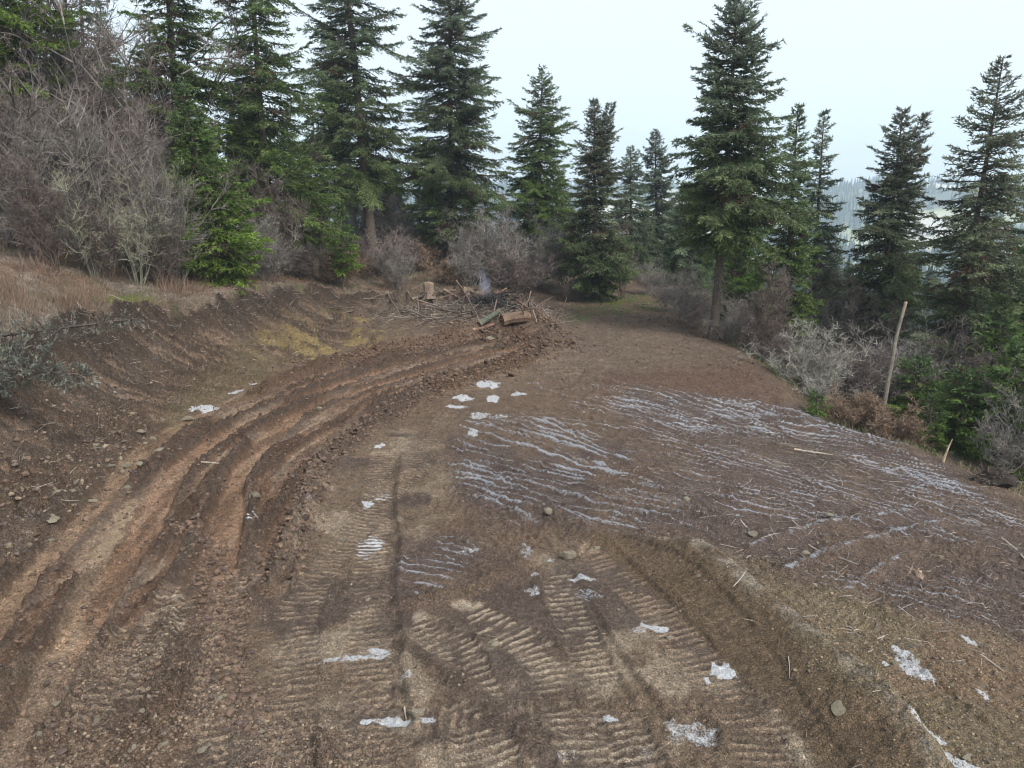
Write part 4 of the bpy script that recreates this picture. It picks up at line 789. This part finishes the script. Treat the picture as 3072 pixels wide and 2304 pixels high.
# ------------------------------------------------------------------ single rocks and clods
def rockmesh(seed, flat=False, jag=.18):
    rg = np.random.default_rng(seed); V, F_ = (I3 if not flat else I2); V = V.copy()
    for k in range(10 if flat else 7):
        nrm_ = rg.normal(0, 1, 3); nrm_ /= np.linalg.norm(nrm_); h = rg.uniform(.34, .74); d = V @ nrm_; V = V - np.maximum(d - h, 0)[:, None] * nrm_[None]
    V *= (1 + jag * (fbm(V[:, 0] * 1.7 + seed, V[:, 1] * 1.7 + V[:, 2] * 2.3, 1, 3, seed)[:, None] - .5)); return V, F_
protos = {}
def rock(name, k, mat, loc, size, label, cat, group=None, rz=0, tilt=(0, 0), flat=True, sink=.25, jag=.18):
    key = (name, k, mat.name)
    if key not in protos:
        V, F_ = rockmesh(k, flat, jag); o = mesh(name, V, F_, mat, smooth=not flat); protos[key] = o
    else: o = protos[key].copy(); COL.objects.link(o)
    o.location = (loc[0], loc[1], loc[2] + size[2] * (1 - 2 * sink)); o.scale = size; o.rotation_euler = (tilt[0], tilt[1], rz)
    for kk in ('group',):
        if kk in o: del o[kk]
    return tag(o, label, cat, group)
for (px, py, sx, sy, sz, rz, lab, k) in [(1225,1208,.20,.15,.15,.4,"angular olive-grey rock block on the loose mound, largest on the pad",1),(1072,1397,.10,.08,.07,.2,"rounded pale grey and pink stone alone between the crawler prints",2),
  (1488,1082,.15,.11,.09,.1,"yellowish rounded rock at the lower edge of the frosted furrows",3),(1626,1160,.15,.12,.08,.7,"round olive rock just above the left end of the first frosted ridge",4),(1738,1203,.12,.10,.09,.3,"brown rounded rock between the first and second frosted ridges",5),
  (1812,1532,.17,.13,.06,.9,"flat reddish-brown rock sunk in the loose windrow",6),(547,1078,.16,.13,.11,.2,"round brown rock in the middle of the haul road",7),(1790,1118,.10,.08,.08,.2,"small brown rock just above the first frosted ridge",8),
  (1760,1268,.07,.06,.05,.2,"small tan stone below the second frosted ridge",9),(2028,1208,.09,.08,.08,.2,"tan root-bound stone near the broken roots on the dark soil",1),(1988,1268,.09,.07,.05,.6,"pale stone beside the splintered stump roots",2),
  (1187,1110,.13,.10,.12,.2,"rounded brown rock on top of the low mound above the olive block",3),(1290,1190,.08,.07,.07,.5,"small grey-green stone right of the olive block",4),(1447,1385,.11,.09,.06,.4,"dull olive stone ringed by wet clay near the frosted scrap",5),
  (1510,1245,.08,.06,.05,.4,"dark stone on the lip of the windrow",6),(2118,1490,.10,.07,.05,.2,"dark flat stone on the gravelly ground at the right",7),(1935,1440,.10,.06,.06,.3,"dark slab stone beside the parallel ice slivers",8),(2090,1640,.10,.07,.04,.5,"tan slab near the lower right snow scraps",9),
  (898,1545,.13,.10,.08,.2,"grey stone beside the bottom of the long groove",1),(797,1300,.08,.07,.06,.2,"dark red stone on the print strip left of the long groove",2),(742,1172,.09,.07,.07,.4,"round dark stone on the print strip above",4),(690,888,.13,.10,.10,.3,"black clod-like stone in the upper haul road",5),(345,975,.17,.13,.09,.4,"pale boulder fragment at the bank's foot",6),
  (400,910,.24,.15,.12,.2,"weathered olive slab at the bank's foot beside the road edge",7),(305,938,.16,.12,.10,.1,"pale grey wedge of rock above the bank's foot",8),(270,1010,.13,.10,.07,.8,"pale tan rock chip in the rubble",9),(205,965,.16,.12,.08,.2,"greyish rock in the upper rubble of the bank",1),
  (1060,735,.25,.2,.16,.4,"dark rock at the edge of the red spill",3),(860,600,.10,.08,.08,.4,"small light stone on the rise above the gully",5)]:
    rock("rock", k, M_ROCK, G(px, py), (sx, sy, sz), lab, "rock", "single rocks on the bare soil", rz)
rg = np.random.default_rng(77)
for j in range(40):
    px = rg.uniform(100, 330); py = rg.uniform(0, 1); py = 1180 - (px - 40) * .85 + rg.normal(0, 35); s_ = rg.uniform(.05, .13)
    rock("rock_fragment", int(rg.integers(1, 8)), M_ROCK, G(px, py), (s_ * rg.uniform(.8, 1.5), s_, s_ * .6), "pale angular rock fragment in the rubble at the bank's foot", "rock", "rock fragments in the rubble at the bank's foot", rg.uniform(0, 6), (rg.normal(0, .4), rg.normal(0, .4)))
for j in range(34):
    px = rg.uniform(20, 680); py = rg.uniform(1480, 1650); s_ = rg.uniform(.035, .075)
    rock("cobble", int(rg.integers(1, 8)), M_ROCK, G(px, py), (s_ * 1.2, s_, s_ * .6), "grey-brown cobble lying in the gravelly near corner", "rock", "cobbles in the gravelly near corner", rg.uniform(0, 6))
bl = PL([(600,1250),(650,1130),(690,1015),(760,950),(840,900),(940,850),(1050,812),(1150,782),(1230,748)], 12)
for j in range(150):
    q = bl[int(rg.integers(0, len(bl)))]; x = q[0] + rg.normal(0, .2); y = q[1] + rg.normal(0, .25); s_ = (.04 + .10 * rg.random() ** 2.2) * (1 if y < 22 else 1.5)
    red_ = y > 21; rock("mud_clod", int(rg.integers(1, 8)), M_RCLOD if red_ else M_CLOD, (x, y, float(gz(x, y))), (s_, s_ * .8, s_ * .7), "red mud clod on the far berm of the haul road" if red_ else "dark mud clod on the near berm of the haul road", "clod", "red mud clods on the far berm" if red_ else "dark mud clods on the near berm", rg.uniform(0, 6), (rg.normal(0, .5), rg.normal(0, .5)), flat=True, jag=.5)
for j in range(95):
    px = rg.uniform(1040, 1240); py = 712 + (px - 1040) * .16 + rg.uniform(-6, 40) * (1 - (px - 1040) / 260); q = G(px, py); s_ = .07 + .17 * rg.random() ** 1.6
    rock("mud_clod", int(rg.integers(1, 8)), M_RCLOD, q, (s_, s_ * .8, s_ * .7), "red mud clod in the spill at the end of the haul road", "clod", "red mud clods in the spill at the road's end", rg.uniform(0, 6), (rg.normal(0, .5), rg.normal(0, .5)), jag=.5)
# ------------------------------------------------------------------ logs, stumps, snag, boughs
M_WOOD = plant_mat("weathered_wood", .8, 0, 10, .6, 1.35)
def polelog(name, p0, p1, r, label, cat="log", group=None, col_=(.20,.155,.12), seed=0, sag=.04, end=(.36,.26,.16), k=8, taper=.7):
    rg = np.random.default_rng(seed); p0, p1 = np.array(p0, float), np.array(p1, float); L = np.linalg.norm(p1 - p0); s = np.linspace(0, 1, 9)
    P = p0[None] + (p1 - p0)[None] * s[:, None] + rg.normal(0, sag * L, 3)[None] * (s * (1 - s))[:, None] * 2 + rg.normal(0, .008 * L, (9, 3)).cumsum(0) * .5
    o_ = P[0].copy(); V, F_ = tubes((P - o_)[None], (r * (1 - (1 - taper) * s) * rg.uniform(.93, 1.07, 9))[None], k); F_ = capped(V, F_, k, 9); c = np.tile(np.array(col_), (len(V), 1)) * rg.uniform(.75, 1.25, (len(V), 1)); c[:k] = end; c[-k:] = end
    nb_ = int(L * 1.5); ii = rg.integers(1, 8, nb_); d = rg.normal(0, 1, (nb_, 3)); d /= np.linalg.norm(d, axis=1, keepdims=True); 
    if nb_:
        Pb = (P - o_)[ii][:, None] + d[:, None] * (r * rg.uniform(1.5, 4.5, nb_))[:, None, None] * np.linspace(0, 1, 3)[None, :, None]; tv, tf = tubes(Pb, np.full((nb_, 3), r * .16) * np.array([[1, .8, .4]]), 3); V, F_, c = merge([(V, F_, c), (tv, tf, np.tile(np.array(col_) * .9, (len(tv), 1)))])
    o = mesh(name, V, F_, M_WOOD, {"albedo": c}, False); o.location = o_; return tag(o, label, cat, group)
def pt(px, py, h=0.0): q = G(px, py); return (q[0], q[1], q[2] + h)
LG = "poles thrown across the slash pile"
lg = [((890,655),(985,640),.10,.35,.5,"pole on the slash pile's left side pointing at the cut stump"),((905,668),(1000,690),.07,.2,.45,"thin pole running down the front left of the slash pile"),((960,640),(1070,668),.08,.5,.4,"pole lying across the middle of the slash pile"),
 ((930,690),(1075,672),.07,.25,.5,"long pale pole along the front of the slash pile"),((985,625),(1030,700),.06,.7,.15,"steep pole propped against the slash pile's middle"),((1000,672),(1090,640),.08,.3,.7,"pole rising right towards the burnt heap"),
 ((1090,700),(1145,655),.06,.1,.8,"pole standing up at the slash pile's right end"),((1065,690),(1072,640),.05,.1,.5,"upright split stick in front of the burnt heap"),((1020,715),(1100,690),.09,.1,.25,"thick short log at the slash pile's lower right"),
 ((880,640),(930,685),.05,.4,.2,"dark thin pole crossing the left end of the slash pile"),((950,660),(1050,640),.06,.6,.7,"pole on top of the slash pile behind the middle"),((1130,650),(1180,690),.06,.3,.1,"pole at the slash pile's right foot"),((840,640),(880,700),.06,.3,.1,"isolated pole left of the slash pile"),
 ((970,700),(1060,720),.05,.1,.1,"thin pole half buried in front of the slash pile"),((1100,655),(1180,700),.07,.6,.1,"sloping pole behind the brown log")]
for j, (a, b_, r, h0, h1, lab) in enumerate(lg): polelog("slash_pole", pt(*a, h0 * .7), pt(*b_, h1 * .65), r * .85, lab, group=LG, seed=400 + j, col_=(.12 + .025 * (j % 3), .095, .075), end=(.26,.19,.12))
polelog("slash_log", pt(1085,700,.18), pt(1140,694,.22), .27, "thick brown log lying at the right end of the slash pile", seed=430, col_=(.15,.10,.07), taper=.92, end=(.20,.135,.085))
polelog("slash_log", pt(1035,705,.1), pt(1080,688,.35), .14, "grey-green mossy log below the burnt heap", seed=431, col_=(.085,.095,.07), taper=.85, end=(.14,.12,.09))
def stump(px, py, r, h, lab, seed, rootl, tilt=0.0, dark=1.0, lift=0.0):
    rg = np.random.default_rng(seed); q = G(px, py); root = empty("stump", (q[0], q[1], q[2] + lift)); root.rotation_euler = (tilt, tilt * .4, seed); tag(root, lab, "stump")
    s = np.linspace(0, 1, 7); P = np.stack([0 * s, 0 * s, -.2 + (h + .2) * s], 1); V, F_ = tubes(P[None], (r * (1.35 - .35 * ss(0, .4, s)))[None], 12)
    V[:, :2] *= (1 + .14 * (vn(np.arctan2(V[:, 1], V[:, 0]) * 2, V[:, 2] * 2, seed) - .5) * 2)[:, None]; F2 = capped(V, F_, 12, 7); c = np.tile(C(.15,.11,.085) * dark, (len(V), 1)); c[-12:] = C(.27,.205,.14) * dark
    mesh("stub", V, F2, M_WOOD, {"albedo": c}, False, root)
    nr = 16; az = rg.random(nr) * 6.283; s = np.linspace(0, 1, 6)[None]; L = rootl * rg.uniform(.5, 1.2, nr)[:, None]; el = rg.normal(-.1, .5, nr)[:, None]
    P = np.stack([np.cos(az)[:, None] * L * s, np.sin(az)[:, None] * L * s, .1 + L * el * s + L * .25 * np.sin(s * 3 + az[:, None])], -1) + rg.normal(0, .03, (nr, 6, 3)); V, F_ = tubes(P, r * .3 * (1 - .85 * s) * rg.uniform(.4, 1.1, (nr, 1)), 5)
    mesh("roots", V, F_, M_WOOD, {"albedo": np.tile(C(.15,.11,.085) * dark, (len(V), 1))}, False, root); return root
stump(928,648,.30,.85,"cut stump with a pale sawn face on the slash pile's left", 3, .7, .5, lift=.1)
stump(1030,655,.38,.9,"upturned purple-brown stump with splayed roots at the slash pile's top", 5, 1.2, 1.3, .8, lift=.4)
stump(1260,640,.10,.5,"small leafless stump at the trail side", 8, .3, .1)
stump(1985,1250,.07,.14,"shattered stump with pale splintered roots on the dark frosted soil", 9, .35, .6, 1.7)
stump(760,585,.14,.4,"old stump on the rise beside the ragged fir", 12, .4, .2)
polelog("snag", at_y(1905,888,24.8) - np.array([0,0,.5]), at_y(1951,650,25.2), .09, "tall dead leaning snag with patches of bare orange wood at the fill edge", "dead tree", seed=440, col_=(.17,.15,.12), sag=.03, taper=.6, end=(.3,.22,.15))
a = G(2035, 1000); polelog("splintered_stick", (a[0], a[1], a[2] - .1), tuple(at_y(2057, 948, a[1])), .05, "pale splintered stick standing at the frosted edge of the fill", "stick", seed=441, col_=(.34,.27,.18), taper=.25)
a = G(2045, 1035)
q0 = G(1800, 1448); q1 = G(1945, 1508); polelog("curved_branch", (q0[0], q0[1], q0[2] + .02), (q1[0], q1[1], q1[2] + .03), .018, "dark curved branch lying on the gravelly ground right of the windrow", "branch", seed=443, col_=(.07,.055,.05), sag=.10, taper=.9, end=(.1,.08,.06))
for j, (p0, p1, r, lab) in enumerate([((1715,972),(1800,988),.035,"grey pole lying on the frosted slope among the furrows"),((2165,1165),(2212,1210),.03,"dark root half buried at the right frame edge"),((874,1530),(878,1562),.016,"bleached split stick at the foot of the long groove"),((860,560),(850,600),.05,"pale forked dead branch standing on the rise"),
   ((878,565),(900,480),.035,"pale bowed dead sapling left of the broad fir"),((900,560),(893,475),.03,"second pale bowed dead sapling left of the broad fir"),((435,1000),(500,1010),.02,"thin stick lying across the haul road"),((650,590),(730,610),.04,"pale fallen pole on the bank crest near the gully"),((690,610),(730,650),.04,"fallen pole hanging down the bank's end"),
   ((1560,735),(1590,690),.03,"pale broken stub at the base of the tallest fir"),((1600,745),(1650,670),.025,"pale leaning dead stem beside the tallest fir"),((1545,735),(1552,690),.04,"splintered orange stub beside the tallest fir's trunk"),((1740,760),(1700,830),.04,"bleached pole leaning in the brush below the fill")]):
    A0 = G(*p0); up_ = p1[1] < p0[1] - 20; B0 = at_y(p1[0], p1[1], A0[1]) if up_ else G(*p1) + np.array([0, 0, .06]); polelog("dead_stick", tuple(A0 + np.array([0, 0, .02])), tuple(B0), r, lab, "stick", "dead sticks and poles lying about", seed=460 + j, col_=(.30,.265,.215), taper=.5)
q = G(2145, 1045); root = empty("root_wad", tuple(q)); tag(root, "black earth-covered root wad at the fill edge near the right frame edge", "root wad")
V, F_ = rockmesh(21, False, .9); V = V * np.array([.62,.45,.5]); V = V * (1 + .35 * (worley(V[:, 0] * 1 + V[:, 2], V[:, 1], 5, 3)[0] - .4))[:, None]; mesh("earth_ball", V, F_, rock_mat("black_earth", (.018,.014,.012), (.05,.038,.03), 9, .9), smooth=False, parent=root)
rg = np.random.default_rng(9); d = rg.normal(0, 1, (60, 3)); d[:, 2] = np.abs(d[:, 2]); d /= np.linalg.norm(d, axis=1, keepdims=True); P = d[:, None] * np.array([.75,.5,.5]) * (.7 + .75 * rg.random((60, 1, 1)) * np.linspace(0, 1, 5)[None, :, None]) + rg.normal(0, .03, (60, 5, 3)); V, F_ = tubes(P, np.full((60, 5), .016) * np.linspace(1, .3, 5)[None], 3)
mesh("roots", V, F_, M_TWIG, {"albedo": np.tile(C(.10,.08,.065), (len(V), 1))}, parent=root)
def felled(px, py, H, Rr_, yaw, lab, pal, seed, pitch=84, **k):
    q = G(px, py); o = tree_obj("felled_fir", conifer(seed, H, Rr_, .08, 60, **pal, **k), (q[0], q[1], q[2] + .15), lab, "felled tree", None); o.rotation_euler = (R_(pitch), 0, R_(yaw)); return o
felled(2010,955,3.6,.7,62,"felled green fir bough lying along the frosted fill edge",YG,51,88,r0=.05); felled(2110,985,3.0,.7,66,"felled light green bough sprawled along the fill edge above the root wad",YG,55,86,r0=.05); felled(2215,1015,2.6,.6,-100,"felled yellow-green fir top sprawled below the root wad side",YG,52,86,r0=.05)
LIC = dict(c_lo=(.17,.19,.14), c_mid=(.19,.21,.165), c_top=(.24,.255,.21))
felled(-95,800,3.3,.75,80,"felled grey-green fir top hanging over the bank crest at the left frame edge",LIC,53,92,r0=.04,blade=.45,sparse=.8); felled(-60,745,3.9,.5,98,"lichen-grey dead bough reaching right over the bank crest",dict(c_lo=(.2,.2,.17),c_mid=(.22,.22,.18),c_top=(.26,.25,.21)),54,84,r0=.04,blade=.4,sparse=.22)
# small scraps
sb = rock("plastic_scrap", 31, newmat("orange_plastic")[0], G(792, 934), (.06,.035,.03), "small bright orange plastic scrap beside the road's clod berm", "scrap")
sb.data.materials[0].node_tree.nodes["Principled BSDF"].inputs["Base Color"].default_value = (.75,.09,.03,1)
# ------------------------------------------------------------------ far forest, smoke, haze
rg = np.random.default_rng(88); n_ = 26000; r = 120 + 1900 * rg.random(n_) ** .8; th = rg.uniform(-.85, .85, n_); x, y = r * np.sin(th), r * np.cos(th)
fo = fbm(x, y, .02, 4, 181); fl = fbm(x, y, .0045, 3, 180); k = (fo > .49) & ((fl < .52) | (fo > .58)) & (pdist(x, y, EDGE)[1] < 0); x, y, r = x[k], y[k], r[k]; z = gz(x, y); m = len(x); print("far trees", m)
T_ = 3; V = []; Hh = rg.uniform(9, 22, m)
ang = np.arange(6) * math.pi / 3
for t_ in range(T_):
    zb = Hh * (.10 + .27 * t_); zt = Hh * (.50 + .25 * t_); rb = Hh * (.19 - .05 * t_)
    a = ang[None] + rg.random((m, 1)) * 6; ring = np.stack([x[:, None] + rb[:, None] * np.cos(a) * rg.uniform(.6, 1.2, (m, 6)), y[:, None] + rb[:, None] * np.sin(a) * rg.uniform(.6, 1.2, (m, 6)), (z + zb)[:, None] - rg.uniform(0, .06, (m, 6)) * Hh[:, None]], -1)
    V.append(np.concatenate([ring, np.stack([x, y, z + zt], -1)[:, None]], 1))
V = np.concatenate(V, 1); b0 = np.arange(m)[:, None, None] * 21; fc = np.array([[t_ * 7 + j, t_ * 7 + (j + 1) % 6, t_ * 7 + 6] for t_ in range(T_) for j in range(6)])
V1 = V.reshape(-1, 3); Fc = (fc[None] + b0).reshape(-1, 3); cc = np.repeat(np.tile(C(.035,.055,.04), (m, 1)) * rg.uniform(.6, 1.4, (m, 1)), 21, 0)
tag(mesh("distant_forest", V1, Fc, M_NEED, {"albedo": cc}), "far forest covering the valley sides", "forest", kind="stuff")
def vol(name, V, F_, dens, colr, noisy=False):
    m = bpy.data.materials.new(name); m.use_nodes = True; n = m.node_tree; n.nodes.clear(); o_ = n.nodes.new("ShaderNodeOutputMaterial"); pv = n.nodes.new("ShaderNodeVolumePrincipled"); pv.inputs["Color"].default_value = (*colr, 1); pv.inputs["Density"].default_value = dens
    if noisy:
        co = nd(n, "ShaderNodeTexCoord").outputs["Object"]; f = noise(n, co, 1.6, 4, .6); gr = nd(n, "ShaderNodeVectorMath", operation="LENGTH"); vm = nd(n, "ShaderNodeVectorMath", operation="MULTIPLY"); vm.inputs[1].default_value = (2.2, 2.2, .95); n.links.new(co, vm.inputs[0]); n.links.new(vm.outputs[0], gr.inputs[0]); n.links.new(mth(n, "MULTIPLY", mrange(n, f, .40, .7, 0, dens), mrange(n, gr.outputs["Value"], .95, .2, 0, 1, True)), pv.inputs["Density"])
    n.links.new(pv.outputs[0], o_.inputs["Volume"]); return mesh(name, V, F_, m)
zt = max((o.matrix_world @ Vector(c)).z for o in COL.objects if o.type == 'MESH' for c in o.bound_box) if False else 30.0
bx = [(-2560, 2560), (-58, 2560), (float(Z.min()) - 1, max(float(Z.max()) + 26, 36))]
Vb = np.array([(a, b_, c) for c in bx[2] for b_ in bx[1] for a in bx[0]]); Fb = np.array([[0,2,3,1],[4,5,7,6],[0,1,5,4],[2,6,7,3],[0,4,6,2],[1,3,7,5]])
hz = vol("haze", Vb, Fb, .00045, (.72,.87,1.0)); tag(hz, "thin grey-blue mist filling the valley air", "haze", kind="stuff")
q = G(1060, 668); root = empty("burnt_heap", (q[0], q[1], q[2] + .1)); tag(root, "black smouldering heap of burnt wood in the middle of the slash pile", "heap")
V, F_ = rockmesh(22, False, .9); V = V * np.array([1.5,.7,.55]) * (1 + .5 * (worley(V[:, 0] * 1.5 + V[:, 2], V[:, 1], 5, 3)[0] - .4))[:, None]; mesh("ash_bed", V, F_, rock_mat("char", (.012,.012,.013), (.04,.037,.035), 9, .9), parent=root)
V, F_, c = sticks(91, np.random.default_rng(3).normal(0, 1, (130, 3)) * np.array([.8,.35,.12]) + np.array([0, 0, .42]), .3, 1.6, .03, C(.03,.028,.027), .5); mesh("twigwork", V, F_, M_TWIG, {"albedo": c}, parent=root)
sm_ = I2[0] * np.array([.45,.45,1.1]); q = G(1047, 668); smo = vol("smoke", sm_, I2[1], 1.6, (.75,.82,1.0), True); smo.location = (q[0], q[1] - .2, q[2] + 1.4); smo.rotation_euler = (0, -.35, 0); tag(smo, "faint bluish smoke wisp rising from the burnt heap", "smoke", kind="stuff")
